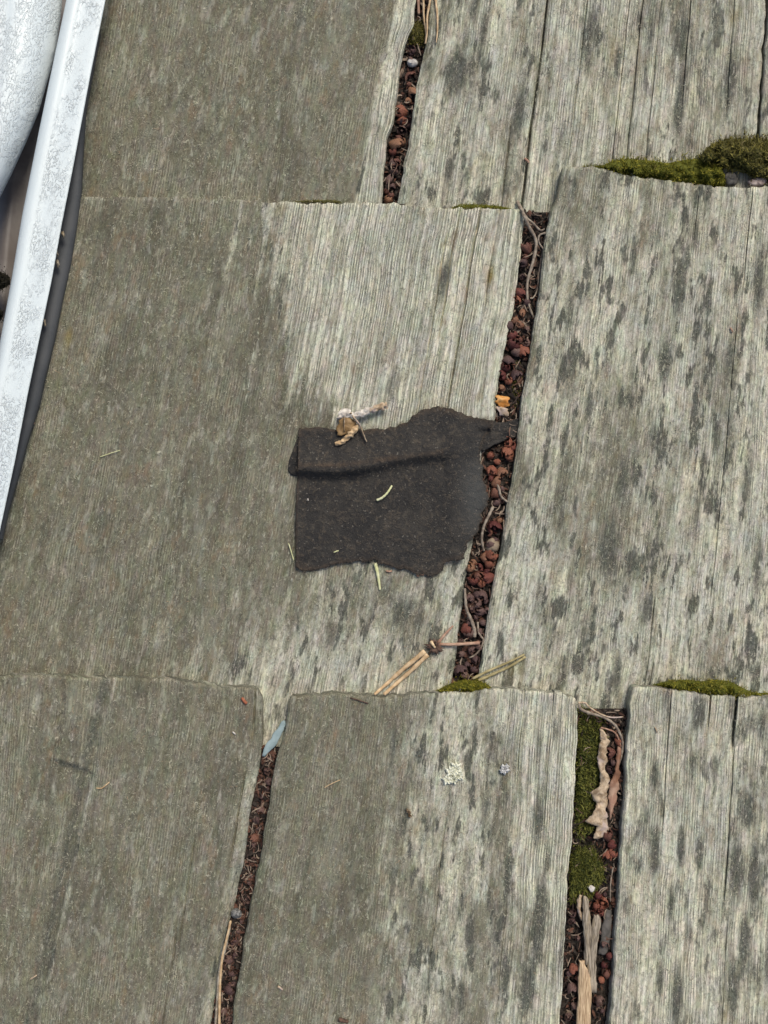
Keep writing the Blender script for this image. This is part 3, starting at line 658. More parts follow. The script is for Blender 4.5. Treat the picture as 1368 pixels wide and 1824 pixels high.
def husk(px, py, size, tone, label, z=None, group='bud husks wedged in the shingle joints', lift=0.0, var=None):
    o = bpy.data.objects.new('bud_husk', HM[random.randrange(len(HM)) if var is None else var]); C.objects.link(o)
    zz = zface(px, py)-0.0034+lift if z is None else z
    o.location = at(px, py, zz)
    sz = size*S*0.80*random.uniform(.7, 1.25)
    o.scale = (sz*random.uniform(.75, 1.1), sz*random.uniform(.75, 1.15), sz*random.uniform(.8, 1.2))
    o.rotation_euler = (random.uniform(-1.5, 1.5), random.uniform(-1.5, 1.5), random.uniform(0, 6.28))
    o.material_slots[0].link = 'OBJECT'; o.material_slots[0].material = M_HUSK[tone]
    tag(o, label.replace('TONE', ('deep red', 'orange-brown', 'dusky purplish', 'tan')[tone]), 'bud husk', group)
    return o
L_A = 'small TONE bud husk in the topmost short joint below the pine needles'
L_B1 = 'small TONE bud husk in the long middle joint above the felt tab'
L_B2 = 'small TONE bud husk in the long joint PLACE'
L_C = 'small TONE bud husk in the narrow joint below the blue flake'
L_D = 'small TONE bud husk in the mossy joint with the dry leaf'
for (x, y, s_, t_) in [(735, 92, 16, 2), (732, 108, 20, 2), (728, 134, 20, 1), (729, 152, 17, 1), (734, 162, 22, 1), (727, 178, 18, 1), (718, 200, 24, 0), (714, 216, 22, 0), (722, 220, 20, 2), (716, 232, 20, 2),
                       (712, 246, 20, 1), (703, 258, 26, 1), (716, 256, 20, 1), (700, 272, 22, 0), (707, 288, 20, 1), (697, 292, 22, 2), (702, 306, 20, 2), (692, 322, 20, 2), (700, 330, 18, 2), (688, 342, 20, 1), (697, 350, 20, 1), (690, 358, 16, 1)]:
    husk(x, y, s_, t_, L_A)
B_list = [(940, 445, 20, 1), (938, 458, 20, 1), (934, 468, 20, 2), (945, 480, 16, 2), (930, 492, 16, 2), (925, 520, 24, 0), (922, 535, 24, 0), (938, 540, 20, 2), (930, 556, 18, 1), (918, 572, 26, 1), (928, 580, 22, 1), (908, 582, 20, 2), (940, 585, 18, 2),
          (914, 600, 22, 0), (924, 606, 22, 1), (912, 616, 24, 0), (930, 622, 22, 0), (920, 630, 20, 2), (938, 612, 18, 2), (905, 640, 18, 2), (900, 655, 22, 0), (896, 668, 24, 0), (907, 680, 22, 0), (895, 690, 20, 1), (918, 665, 16, 2)]
for (x, y, s_, t_) in B_list: husk(x, y, s_, t_, L_B1)
B2_list = [(908, 788, 20, 0), (915, 798, 18, 0), (905, 802, 22, 0), (872, 812, 24, 0), (884, 822, 22, 0), (876, 836, 22, 0), (893, 838, 18, 1), (908, 815, 20, 0), (875, 850, 20, 0), (882, 862, 18, 1), (890, 852, 16, 2), (880, 880, 20, 1), (895, 872, 16, 2), (886, 896, 18, 2), (896, 890, 16, 2),
           (880, 935, 24, 0), (874, 948, 18, 1), (889, 928, 18, 1), (876, 970, 26, 2), (884, 962, 18, 2), (860, 992, 24, 1), (870, 986, 22, 0), (882, 990, 18, 0), (845, 1002, 24, 1), (838, 1012, 22, 1), (855, 1010, 22, 0), (870, 1006, 22, 0), (842, 1036, 26, 0), (858, 1040, 24, 0), (873, 1028, 24, 0), (866, 1018, 18, 0), (850, 1024, 18, 1),
           (848, 1060, 20, 2), (860, 1058, 20, 2), (838, 1064, 18, 2), (866, 1070, 20, 2), (852, 1074, 22, 2), (842, 1084, 20, 2), (858, 1090, 22, 2), (868, 1086, 16, 2), (848, 1100, 20, 2), (836, 1110, 18, 2), (858, 1108, 20, 2), (828, 1122, 20, 0), (838, 1130, 18, 2), (852, 1125, 18, 2), (820, 1142, 20, 2), (838, 1156, 18, 2), (850, 1150, 16, 2), (824, 1164, 18, 2), (846, 1172, 18, 2), (832, 1182, 18, 2), (818, 1190, 18, 2), (844, 1194, 18, 2), (830, 1204, 18, 2)]
for (x, y, s_, t_) in B2_list: husk(x, y, s_, t_, L_B2.replace('PLACE', 'beside the felt' if y < 960 else 'just below the felt corner' if y < 1045 else 'around the forked stem'))
for (x, y, s_, t_) in [(480, 1352, 14, 2), (475, 1372, 16, 2), (478, 1392, 18, 1), (476, 1404, 16, 1), (468, 1420, 16, 2), (466, 1440, 18, 2), (458, 1462, 16, 2), (462, 1476, 16, 0), (457, 1490, 20, 1), (452, 1502, 16, 0), (452, 1530, 14, 2), (448, 1560, 16, 0), (443, 1572, 14, 0), (440, 1600, 16, 2),
                       (425, 1660, 16, 2), (430, 1640, 14, 2), (420, 1680, 18, 2), (410, 1710, 22, 1), (420, 1700, 18, 2), (412, 1734, 24, 1), (418, 1752, 16, 2), (406, 1762, 18, 2), (412, 1780, 18, 2), (400, 1800, 18, 2), (408, 1815, 18, 2)]:
    husk(x, y, s_, 2 if (t_ == 0 or int(x+y) % 3) else t_, L_C, lift=-0.0016)
for (x, y, s_, t_) in [(1090, 1340, 22, 1), (1092, 1360, 20, 2), (1084, 1372, 20, 2), (1100, 1318, 18, 0), (1082, 1490, 22, 1), (1088, 1505, 22, 0), (1082, 1520, 20, 0), (1090, 1522, 18, 0), (1064, 1596, 22, 0), (1074, 1608, 22, 0), (1062, 1616, 20, 0), (1078, 1594, 18, 2), (1070, 1622, 18, 0), (1075, 1720, 20, 0), (1080, 1736, 20, 1), (1072, 1744, 18, 0), (1084, 1702, 16, 0),
                       (1022, 1722, 20, 0), (1016, 1732, 18, 2), (1028, 1742, 18, 1), (1018, 1756, 20, 2), (1022, 1790, 18, 2), (1012, 1810, 18, 2), (1066, 1780, 18, 2), (1074, 1800, 18, 2), (1018, 1640, 16, 2), (1022, 1628, 14, 2), (1030, 1670, 14, 2), (1068, 1660, 14, 2), (1076, 1680, 14, 2)]:
    husk(x, y, s_, t_, L_D)

# ------------------------------------------------------------------ moss
def moss(label, outline, height, n, mat, zf=None, blade=0.0011, seed=0, dome=True, spread=0.9, drop=0.0):
    """A cushion: a low domed body with many small leaves. outline = [(x, ytop, ybottom)..]"""
    r = random.Random(seed)
    xs = [p[0] for p in outline]; ta = [p[1] for p in outline]; tb = [p[2] for p in outline]
    nx, ny = max(10, int((xs[-1]-xs[0])/3)), 10
    vs, fs, tip, rnd = [], [], [], []
    def surf(x, f):
        ya = np.interp(x, xs, ta); yb = np.interp(x, xs, tb); y = ya+(yb-ya)*f
        e = math.sin(math.pi*min(1, max(0, f)))**0.6 * min(1, (x-xs[0]+2)/8.0, (xs[-1]-x+2)/8.0)
        hz = height*e*min(1, (yb-ya)/18.0)*(0.6+0.8*float(vnoise(x/11, y/9, seed+5)))
        zb = (zf(x, y) if zf else zface(x, y))-drop
        return x, y, zb+hz+(float(vnoise(x/4.5, y/4.5, seed+15))-.5)*height*0.28*e
    for i in range(nx):
        x = xs[0]+(xs[-1]-xs[0])*i/(nx-1)
        for j in range(ny):
            a, b, c = surf(x, j/(ny-1)); vs.append(at(a, b, c-0.0004)); tip.append(0); rnd.append(0.05)
    for i in range(nx-1):
        for j in range(ny-1):
            a = i*ny+j; fs.append((a, a+1, a+ny+1, a+ny))
    for k in range(n):
        x = r.uniform(xs[0], xs[-1]); f = r.random()
        ya = np.interp(x, xs, ta); yb = np.interp(x, xs, tb)
        if r.random() > (yb-ya)/max(b_-a_ for a_, b_ in zip(ta, tb)) + 0.1: continue
        p = Vector(at(*surf(x, f)))
        if r.random() < 0.10:      # stray shoots beyond the cushion
            p = Vector(at(x+r.gauss(0, 5), (ya if f < .5 else yb)+(r.gauss(-3, 4) if f < .5 else r.gauss(1, 1.5)), (zf(x, ya) if zf else zface(x, ya))-drop+0.0002+(height*.3 if f > .5 else 0)))
        # lean outwards from the cushion's spine
        d = Vector((r.gauss(0, spread*.75), (0.5-f)*1.5+r.gauss(0, spread*.75), 0.75)).normalized()
        L = blade*r.uniform(0.5, 1.9); wv_ = Vector((r.gauss(0, 1), r.gauss(0, 1), r.gauss(0, .4))).cross(d).normalized()*L*0.11
        bend = Vector((r.gauss(0, .4), r.gauss(0, .4), -0.25))*L*0.5
        b = len(vs); q = r.random()*0.8+0.2*float(vnoise(x/14, f*3, seed+9))
        m_ = p+d*L*0.55
        for pt, tt in ((p-wv_, 0.2), (p+wv_, 0.2), (m_-wv_*.8, .7), (m_+wv_*.8, .7), (p+d*L+bend, 1.0)): vs.append(tuple(pt)); tip.append(tt); rnd.append(q)
        fs.append((b, b+1, b+3, b+2)); fs.append((b+2, b+3, b+4))
    o = obj('moss_cushion', vs, fs, mat, smooth=False, attrs={'tip': ('FLOAT', tip), 'rnd': ('FLOAT', rnd)})
    return tag(o, label, 'moss', 'moss growing on the shingle edges')
zA = lambda x, y: A_zr[1]+(A_zr[3]-A_zr[1])*(y-A_zr[0])/(A_zr[2]-A_zr[0])
zB = lambda x, y: B_zr[1]+(B_zr[3]-B_zr[1])*(y-B_zr[0])/(B_zr[2]-B_zr[0])
moss('bright green moss cushion lying along the broad mottled shingle edge', [(1040, 296, 298), (1075, 294, 302), (1095, 285, 310), (1120, 282, 316), (1160, 285, 324), (1190, 290, 328), (1220, 284, 332), (1250, 281, 334), (1270, 284, 336), (1285, 296, 336), (1292, 312, 332)], 0.0062, 4200, M_MOSS, zA, seed=1)
moss('tall brownish moss mound at the frame edge, hollow and dark inside', [(1245, 279, 286), (1265, 258, 292), (1290, 248, 300), (1320, 246, 304), (1350, 247, 320), (1400, 250, 334), (1440, 262, 332)], 0.0075, 5200, M_MOSSB, zA, seed=2, blade=0.0014)
moss('thin line of moss on the pale shingle edge near the grey stems', [(805, 370, 372), (820, 364, 374), (850, 364, 375), (880, 366, 375), (900, 369, 373), (912, 372, 374)], 0.0046, 1100, M_MOSS, zA, seed=3, blade=0.0007, drop=-0.0012)
moss('faint tan moss trace on the edge above the bare pale wood', [(520, 359, 361), (560, 356, 361), (600, 357, 362), (608, 360, 362)], 0.0042, 420, M_MOSSB, zA, seed=4, blade=0.0006, drop=-0.0012)
moss('small moss tuft below the olive needle at the foot of the long joint', [(775, 1232, 1236), (795, 1220, 1238), (820, 1212, 1236), (850, 1211, 1233), (868, 1218, 1230), (880, 1228, 1230)], 0.0052, 2200, M_MOSS, zB, seed=5, blade=0.0009)
moss('moss strip along the top of the palest shingle', [(1160, 1220, 1223), (1185, 1213, 1226), (1220, 1210, 1234), (1250, 1213, 1237), (1275, 1210, 1243), (1300, 1213, 1246), (1325, 1226, 1246), (1345, 1234, 1242), (1400, 1232, 1242)], 0.0058, 3000, M_MOSS, zB, seed=6, blade=0.0010)
moss('deep green moss filling the joint beside the curled dry leaf', [(1026, 1300, 1475), (1034, 1268, 1490), (1045, 1270, 1478), (1056, 1276, 1470), (1066, 1284, 1400), (1078, 1292, 1330)], 0.0030, 4500, M_MOSSD, lambda x, y: zface(x, y)-0.0062, seed=7, blade=0.0016)
moss('round moss tuft in the wide joint above the upright splinters', [(1014, 1530, 1606), (1024, 1512, 1604), (1040, 1506, 1598), (1056, 1512, 1590), (1068, 1530, 1575), (1076, 1545, 1560)], 0.0034, 2800, M_MOSSD, lambda x, y: zface(x, y)-0.0052, seed=8, blade=0.0014)
moss('small olive moss plug in the short joint below the pine needles', [(728, 60, 78), (736, 42, 80), (748, 38, 80), (757, 46, 78)], 0.0026, 900, M_MOSSB, lambda x, y: zface(x, y)-0.0044, seed=9, blade=0.0009)
moss('dark moss rim creeping under the joint wall beside the orange scale', [(908, 690, 730), (916, 650, 740), (926, 640, 720), (934, 650, 690)], 0.0014, 700, M_MOSSB, lambda x, y: zface(x, y)-0.0064, seed=10, blade=0.0009)

# ------------------------------------------------------------------ stems, needles, splinters
def tube(name, pts, r0, r1, mat, parent=None, flat=1.0, seg=8, sub=6):
    """pts = [(px,py,z)]; smooth tapered stem through the points"""
    P = [Vector(at(*p)) for p in pts]
    Q = []
    for i in range(len(P)-1):
        p0, p1, p2, p3 = P[max(0, i-1)], P[i], P[i+1], P[min(len(P)-1, i+2)]
        for k in range(sub):
            t = k/sub
            Q.append(0.5*((2*p1)+(-p0+p2)*t+(2*p0-5*p1+4*p2-p3)*t*t+(-p0+3*p1-3*p2+p3)*t**3))
    Q.append(P[-1]); n = len(Q); vs, fs = [], []
    for i, c in enumerate(Q):
        d = (Q[min(n-1, i+1)]-Q[max(0, i-1)]).normalized(); sx = d.cross(Vector((0, 0, 1)))
        if sx.length < 1e-5: sx = Vector((1, 0, 0))
        sx.normalize(); up = sx.cross(d).normalized()
        r = (r0+(r1-r0)*i/(n-1))*(1+0.12*math.sin(i*1.7+len(pts)))
        for k in range(seg):
            a = k/seg*2*math.pi; vs.append(tuple(c+sx*math.cos(a)*r+up*math.sin(a)*r*flat))
    for i in range(n-1):
        for k in range(seg):
            a = i*seg+k; b = i*seg+(k+1) % seg; fs.append((a, b, b+seg, a+seg))
    fs.append(tuple(range(seg-1, -1, -1))); fs.append(tuple((n-1)*seg+k for k in range(seg)))
    return obj(name, vs, fs, mat, parent)
def zf_(x, y, h): return (x, y, zface(x, y)+h)
def stem(name, label, cat, pts, r0, r1, mat, group=None, flat=1.0, hs=None):
    o = tube(name, [zf_(*p) for p in pts], r0*S, r1*S, mat, flat=flat)
    return tag(o, label, cat, group)
# needle trio at the top of the frame
stem('pine_needle', 'dry tan pine needle hanging into the top joint, first of the three', 'pine needle', [(750, -30, .0004), (754, 0, 0), (755, 30, -.001), (759, 60, -.0012), (757, 78, -.0014)], 2.4, 1.2, M_NEEDLE, 'pine needles at the top joint')
stem('pine_needle', 'dry tan pine needle crossing the top joint, between the other two', 'pine needle', [(768, -30, .0012), (766, 0, .0008), (761, 30, .0006), (761, 55, .0006), (758, 78, .0002)], 2.6, 1.2, M_NEEDLE, 'pine needles at the top joint')
stem('pine_needle', 'dry tan pine needle lying on the wood just clear of the top joint', 'pine needle', [(774, -30, .0012), (776, 0, .001), (779, 30, .001), (779, 56, .001), (777, 76, .001)], 2.8, 1.0, M_NEEDLE, 'pine needles at the top joint')
stem('bent_twig', 'short brown twig end standing in the top joint beside the pine needles', 'twig', [(744, -25, -.002), (745, 0, -.002), (746, 26, -.003)], 3.2, 2.4, M_LEAF2)
stem('thin_stem', 'long grey stem snaking down the joint from the shingle corner', 'stem', [(922, 360, .0006), (933, 383, .0006), (942, 403, -.0005), (955, 431, -.0015), (949, 468, -.0015), (940, 499, -.002), (939, 525, -.002), (943, 547, -.003), (952, 569, -.005)], 3.4, 2.0, M_TWIG, 'dry stems lying in the joints')
stem('thin_stem', 'short grey stem bridging the shingle corner to the curled tendril', 'stem', [(928, 372, .0004), (938, 388, -.0004), (949, 397, -.001), (962, 410, -.0016), (970, 408, -.0014)], 2.4, 1.6, M_TWIG, 'dry stems lying in the joints')
stem('curled_tendril', 'small hooked tendril at the head of the long joint', 'tendril', [(972, 415, -.001), (962, 418, -.001), (959, 426, -.001), (962, 436, -.0015), (971, 446, -.002)], 1.8, 1.4, M_TWIG)
stem('thin_stem', 'thin fibre against the joint wall below the hooked tendril', 'stem', [(972, 420, -.003), (966, 450, -.004), (961, 480, -.004), (957, 515, -.004), (950, 530, -.003), (944, 531, -.003)], 1.6, 1.4, M_TWIG, 'dry stems lying in the joints')
stem('thin_stem', 'pale arched stem beside the lower corner of the felt', 'stem', [(878, 903, -.002), (871, 918, -.001), (862, 937, -.001), (858, 959, -.0015), (862, 981, -.003)], 2.8, 2.2, M_TWIG, 'dry stems lying in the joints')
stem('thin_stem', 'pale forked stem low in the joint above the crossing twig', 'stem', [(828, 1048, -.002), (829, 1066, -.001), (831, 1085, -.001), (840, 1106, -.0012), (845, 1122, -.0015), (845, 1134, -.002)], 2.2, 3.6, M_TWIG, 'dry stems lying in the joints')
stem('thin_stem', 'brown bent stem against the dark wall above the crossing twig', 'stem', [(851, 1108, -.003), (852, 1124, -.002), (857, 1134, -.002), (861, 1140, -.002), (857, 1153, -.002), (848, 1165, -.0025), (836, 1172, -.003)], 2.0, 1.5, M_TWIG, 'dry stems lying in the joints')
stem('thin_stem', 'brown stem among the husks beside the felt edge', 'stem', [(884, 855, -.002), (889, 872, -.0015), (893, 885, -.0015), (904, 894, -.002)], 2.6, 2.0, M_TWIG, 'dry stems lying in the joints')
for lab, x, y, dx, dy, r_, m_ in (('tiny brown chip high on the mottled shingle by its long crack', 1303, 588, 2, 4, 1.6, M_LEAF2), ('pale hair-thin straw low on the dark middle shingle', 196, 808, 18, -6, .8, M_PALE),
        ('thin curved straw on the shingle with lichen, toward its narrow joint', 592, 1396, 14, -7, .9, M_NEEDLE), ('pair of dust-sized pale crumbs by the narrow joint', 499, 1760, 4, 3, 2.0, M_LEAF),
        ('tiny tan flake on the palest shingle near its left corner', 1168, 1300, 2, 5, 1.2, M_LEAF), ('dark bent bark hair at the olive shingle edge above the pale band', 640, 1248, 16, 5, 1.4, M_DARKHUSK),
        ('short dark scrap at the bottom of the shingle with lichen', 612, 1818, 8, 2, 4.0, M_DARKHUSK), ('tiny white fleck on the dark bottom shingle near its corner', 417, 1306, 2, 2, 1.4, M_WHITE)):
    stem('wood_chip', lab, 'chip', [(x-dx, y-dy, .0006), (x+dy*.2, y, .0011), (x+dx, y+dy, .0006)], r_, r_*.7, m_)
# two-needle sprig with dark head
sp = empty('needle_sprig', at(770, 1150, zface(770, 1150)))
tag(sp, 'two-needle tan sprig with a dark tufted head beside the long joint', 'sprig')
def child_tube(name, pts, r0, r1, mat, par, flat=1.0):
    o = tube(name, [zf_(*p) for p in pts], r0*S, r1*S, mat, flat=flat)
    o.parent = par; o.matrix_parent_inverse = Matrix.Translation(par.location).inverted(); return o
child_tube('needle', [(667, 1237, .0010), (690, 1217, .0016), (720, 1190, .0018), (757, 1160, .0022)], 2.6, 4.6, M_NEEDLE, sp, .6)
child_tube('needle', [(684, 1237, .0010), (708, 1216, .0014), (735, 1192, .0016), (762, 1166, .0020)], 3.0, 4.2, M_NEEDLE, sp, .6)
child_tube('stalk', [(780, 1146, .0022), (790, 1133, .0022), (800, 1122, .0018), (807, 1115, .0012)], 3.2, 1.6, M_LEAF2, sp)
child_tube('stalk', [(776, 1147, .0022), (800, 1148, .0016), (826, 1147, .0004), (854, 1145, -.0008)], 2.6, 3.2, M_LEAF2, sp)
hv = []
for k in range(44):
    a = random.uniform(0, 6.28); L = random.uniform(8, 22)
    hv.append((773+math.cos(a)*3, 1151+math.sin(a)*3, 773+math.cos(a)*L, 1151+math.sin(a)*L*.9, random.uniform(.0005, .003)))
tv, tf = [], []
for (x0, y0, x1, y1, h) in hv:
    p, q = Vector(at(*zf_(x0, y0, .0022))), Vector(at(*zf_(x1, y1, h))); d = (q-p); sx = d.cross(Vector((0, 0, 1))).normalized()*S*1.5; b = len(tv)
    for t_ in (p-sx, p+sx, p+d*.5+sx*1.4+Vector((0, 0, .0005)), p+d*.5-sx*1.4+Vector((0, 0, .0005)), q): tv.append(tuple(t_))
    tf += [(b, b+1, b+2, b+3), (b+3, b+2, b+4)]
o = obj('tuft', tv, tf, M_DARKHUSK, smooth=False); o.parent = sp; o.matrix_parent_inverse = Matrix.Translation(sp.location).inverted()
child_tube('bud_core', [(768, 1143, .0024), (771, 1148, .0032), (775, 1154, .0026)], 3.4, 1.6, M_NEEDLE, sp)
sp2 = empty('needle_pair', at(888, 1190, zface(888, 1190)))
tag(sp2, 'straight olive pair of pine needles leaning over the joint foot onto the mottled shingle', 'pine needles')
child_tube('needle', [(842, 1209, .0016), (870, 1195, .0020), (905, 1180, .0018), (934, 1166, .0010)], 2.6, 1.8, M_NEEDLE2, sp2)
child_tube('needle', [(852, 1212, .0014), (880, 1200, .0018), (910, 1186, .0016), (936, 1170, .0010)], 3.0, 2.2, M_NEEDLE2, sp2)
# seeds on and below the felt
FZ = lambda x, y: zface(x, y)+0.0018
stem('grass_seed', 'pale yellow curved seed lying in the middle of the felt', 'seed', [(671, 891, .0030), (680, 887, .0036), (688, 880, .0038), (694, 872, .0036), (698, 865, .0030)], 2.2, 1.6, M_PALE, flat=.7)
stem('grass_snippet', 'pale green straight grass snippet poking out below the felt', 'grass', [(668, 1003, .0018), (671, 1014, .0018), (674, 1030, .0016), (677, 1051, .0010)], 3.6, 1.8, M_PALE, flat=.6)
stem('fine_straw', 'fine pale straw leaning on the lower corner of the felt edge', 'straw', [(514, 968, .0010), (518, 980, .0014), (523, 998, .0014)], 1.0, .8, M_PALE)
stem('wood_chip', 'tiny orange chip beside the torn lower hem of the felt', 'chip', [(744, 1026, .0008), (748, 1022, .0014), (754, 1024, .0008)], 3.2, 2.2, M_LEAF2)
stem('wood_chip', 'tiny rust red chip near the rounded shingle corner above the blue flake', 'chip', [(431, 1243, .0006), (435, 1249, .0010), (439, 1253, .0006)], 2.6, 3.0, plain('rust_chip', (0.26, 0.08, 0.04), (0.36, 0.14, 0.08), 400))
stem('wood_chip', 'tiny yellowish splinter beside the chipped flake on the dark shingle', 'chip', [(172, 1404, .0006), (181, 1404, .0010), (188, 1399, .0010), (195, 1393, .0006)], 1.2, 1.0, M_NEEDLE)
stem('wood_chip', 'tiny pale chip low on the dark shingle, below its groove', 'chip', [(55, 1744, .0006), (61, 1740, .0010), (66, 1737, .0006)], 1.6, 1.0, M_LEAF)
stem('wood_chip', 'tiny tan chip stuck at the crack above the grey stems', 'chip', [(935, 283, .0002), (939, 286, .0008), (942, 290, .0004)], 2.6, 2.2, M_LEAF2)
stem('wood_chip', 'tiny orange crumb against the rubber strip by the metal', 'chip', [(52, 742, .001), (56, 750, .0014), (60, 756, .001)], 2.4, 3.0, M_LEAF2)
stem('wood_chip', 'tiny pale fleck low on the felt near its straight edge', 'chip', [(595, 984, .0032), (599, 982, .0036), (603, 981, .0032)], 1.2, .8, M_PALE)
stem('wood_chip', 'tiny white fleck below the felt crease near its straight edge', 'chip', [(548, 888, .0034), (549, 892, .0034)], 1.6, 1.0, M_WHITE)
stem('wood_chip', 'small tan crumb between the grass snippet and the orange chip', 'chip', [(688, 1017, .0008), (693, 1018, .0012), (698, 1017, .0008)], 2.0, 1.6, M_LEAF2)
# narrow joint below the blue flake
stem('wood_splinter', 'long thin tan splinter hugging the wall of the narrow joint', 'splinter', [(411, 1640, .0000), (403, 1675, .0004), (396, 1705, .0002), (392, 1750, .0002), (391, 1790, .0002), (390, 1860, .0002)], 2.0, 2.6, M_NEEDLE, 'splinters in the joints')
stem('wood_splinter', 'grey feathered splinter beside the tan one in the narrow joint', 'splinter', [(409, 1650, -.0012), (401, 1690, -.0002), (391, 1730, -.0002), (387, 1780, -.0006), (382, 1850, -.001)], 2.6, 2.2, M_SPLINT, 'splinters in the joints')
# wide joint
stem('thin_stem', 'brown twisted stem arching across the head of the mossy joint', 'stem', [(1031, 1254, .0008), (1036, 1264, .0006), (1054, 1271, .0002), (1074, 1277, -.0006), (1093, 1289, -.001), (1104, 1306, -.001), (1109, 1324, -.002), (1107, 1345, -.003), (1102, 1362, -.004)], 2.8, 2.0, M_TWIG, 'dry stems lying in the joints')
stem('thin_stem', 'second finer stem lying over the head of the mossy joint', 'stem', [(1030, 1252, .0010), (1042, 1252, .0010), (1048, 1258, .0008), (1062, 1268, .0004), (1080, 1276, -.0002), (1094, 1278, -.0006), (1110, 1277, -.001)], 2.0, 1.2, M_LEAF, 'dry stems lying in the joints')
stem('thin_stem', 'looping pinkish stem just above the curled dry leaf', 'stem', [(1070, 1296, -.0024), (1082, 1299, -.002), (1094, 1304, -.002), (1101, 1314, -.002), (1106, 1330, -.0026)], 1.6, 1.4, M_LEAF2, 'dry stems lying in the joints')

def blade(name, label, cat, rows, mat, thick=0.0003, curl=0.0008, seed=0, group=None, rough=0.0006, parent=None, jag=3.0):
    """rows = [(xl, xr, y, h)]: a thin dry sheet, cupped across and crumpled, given real thickness"""
    R = []
    m = 3
    for i in range(len(rows)-1):
        for k in range(m):
            t = k/m; R.append(tuple(rows[i][q]*(1-t)+rows[i+1][q]*t for q in range(4)))
    R.append(rows[-1]); nx = 9; vs, fs = [], []
    for (xl, xr, y, h) in R:
        for j in range(nx):
            f = j/(nx-1); x = xl+(xr-xl)*f
            ez = (float(vnoise(y/5.0, f*1.2, seed+3))-0.5)*jag
            x += ez*(abs(f-.5)*2)**2
            z = zface(x, y)+h+curl*(1-(2*f-1)**2)+(float(fbm(x/8, y/8, seed, 2))-0.5)*rough*2
            vs.append(at(x, y+(float(vnoise(f*4, y/9.0, seed+8))-.5)*3, z))
    n = len(R)
    for i in range(n-1):
        for j in range(nx-1):
            a = i*nx+j; fs.append((a, a+nx, a+nx+1, a+1))
    # underside and rim
    N0 = len(vs)
    vs += [(p[0], p[1], p[2]-thick) for p in vs[:N0]]
    fs += [tuple(N0+q for q in reversed(f_)) for f_ in fs[:]]
    ring = [j for j in range(nx)]+[i*nx+nx-1 for i in range(1, n)]+[(n-1)*nx+j for j in range(nx-2, -1, -1)]+[i*nx for i in range(n-2, 0, -1)]
    for a, b in zip(ring, ring[1:]+ring[:1]): fs.append((a, b, N0+b, N0+a))
    o = obj(name, vs, fs, mat, parent)
    if parent is None: tag(o, label, cat, group)
    return o
blade('dry_leaf', 'long pale tan curled leaf lying over the moss in the wide joint', 'leaf',
      [(1066, 1072, 1298, -.0024), (1067, 1080, 1308, -.0012), (1070, 1085, 1320, -.0008), (1069, 1080, 1332, -.0008), (1066, 1081, 1345, -.0006), (1063, 1083, 1356, -.0006), (1065, 1079, 1364, -.0006), (1066, 1080, 1375, -.0006), (1069, 1085, 1388, -.0006),
       (1066, 1085, 1400, -.0006), (1052, 1081, 1412, -.0008), (1057, 1082, 1422, -.0008), (1062, 1082, 1432, -.0008), (1060, 1080, 1442, -.0006), (1056, 1081, 1452, -.0008), (1043, 1082, 1463, -.0012), (1062, 1083, 1472, -.0010), (1060, 1082, 1482, -.0010), (1057, 1077, 1490, -.0014), (1056, 1062, 1494, -.002)],
      M_LEAF, seed=3, rough=0.0014, curl=0.0010, jag=5)
blade('dry_leaf', 'pinkish brown folded leaf strip behind the long pale leaf', 'leaf',
      [(1100, 1106, 1330, -.003), (1098, 1106, 1350, -.002), (1096, 1104, 1370, -.0018), (1090, 1103, 1385, -.0018), (1086, 1103, 1400, -.0018), (1084, 1100, 1415, -.0018), (1083, 1097, 1430, -.002), (1083, 1093, 1445, -.0024), (1084, 1089, 1460, -.003)],
      M_LEAF2, seed=5, rough=0.0012, jag=5)
blade('wood_splinter', 'grey-tan upright splinter with a hooked top in the wide joint', 'splinter',
      [(1038, 1044, 1596, -.0012), (1038, 1048, 1606, -.0008), (1038, 1050, 1622, -.0006), (1039, 1053, 1640, -.0006), (1039, 1054, 1660, -.0006), (1040, 1052, 1690, -.0008), (1041, 1048, 1718, -.001)], M_FIBREG, thick=0.0012, seed=7, group='splinters in the joints', rough=.0003)
blade('wood_splinter', 'thin curved pale sliver leaning on the hooked splinter in the wide joint', 'splinter',
      [(1031, 1037, 1594, -.0016), (1028, 1036, 1604, -.0012), (1028, 1034, 1616, -.0012), (1031, 1036, 1630, -.0016), (1035, 1038, 1640, -.002)], M_LEAF, thick=0.0006, seed=8, group='splinters in the joints', rough=.0002)
blade('wood_splinter', 'long brown splinter rising between the tan blade and the joint wall', 'splinter',
      [(1058, 1068, 1630, -.0016), (1056, 1072, 1640, -.001), (1054, 1068, 1660, -.0008), (1050, 1064, 1690, -.0008), (1046, 1062, 1715, -.0008), (1044, 1063, 1745, -.001), (1048, 1064, 1768, -.0014)], M_FIBREG, thick=0.0012, seed=9, group='splinters in the joints', rough=.0004)
blade('wood_splinter', 'widest pale tan splinter running off the bottom of the frame', 'splinter',
      [(1031, 1041, 1712, -.0002), (1031, 1044, 1722, .0002), (1031, 1050, 1735, .0002), (1030, 1053, 1755, .0002), (1029, 1053, 1785, .0002), (1028, 1051, 1824, .0002), (1027, 1050, 1870, .0002)], M_FIBRE, thick=0.0014, seed=10, group='splinters in the joints', rough=.0004, curl=.0006)
blade('bark_flake', 'grey flat bark flake standing against the joint wall', 'bark flake',
      [(1078, 1090, 1620, -.004), (1074, 1090, 1640, -.0036), (1070, 1088, 1665, -.0036), (1068, 1084, 1690, -.004), (1066, 1080, 1700, -.0045)], plain('grey_bark', (0.07, 0.065, 0.06), (0.13, 0.12, 0.11), 300), seed=11)
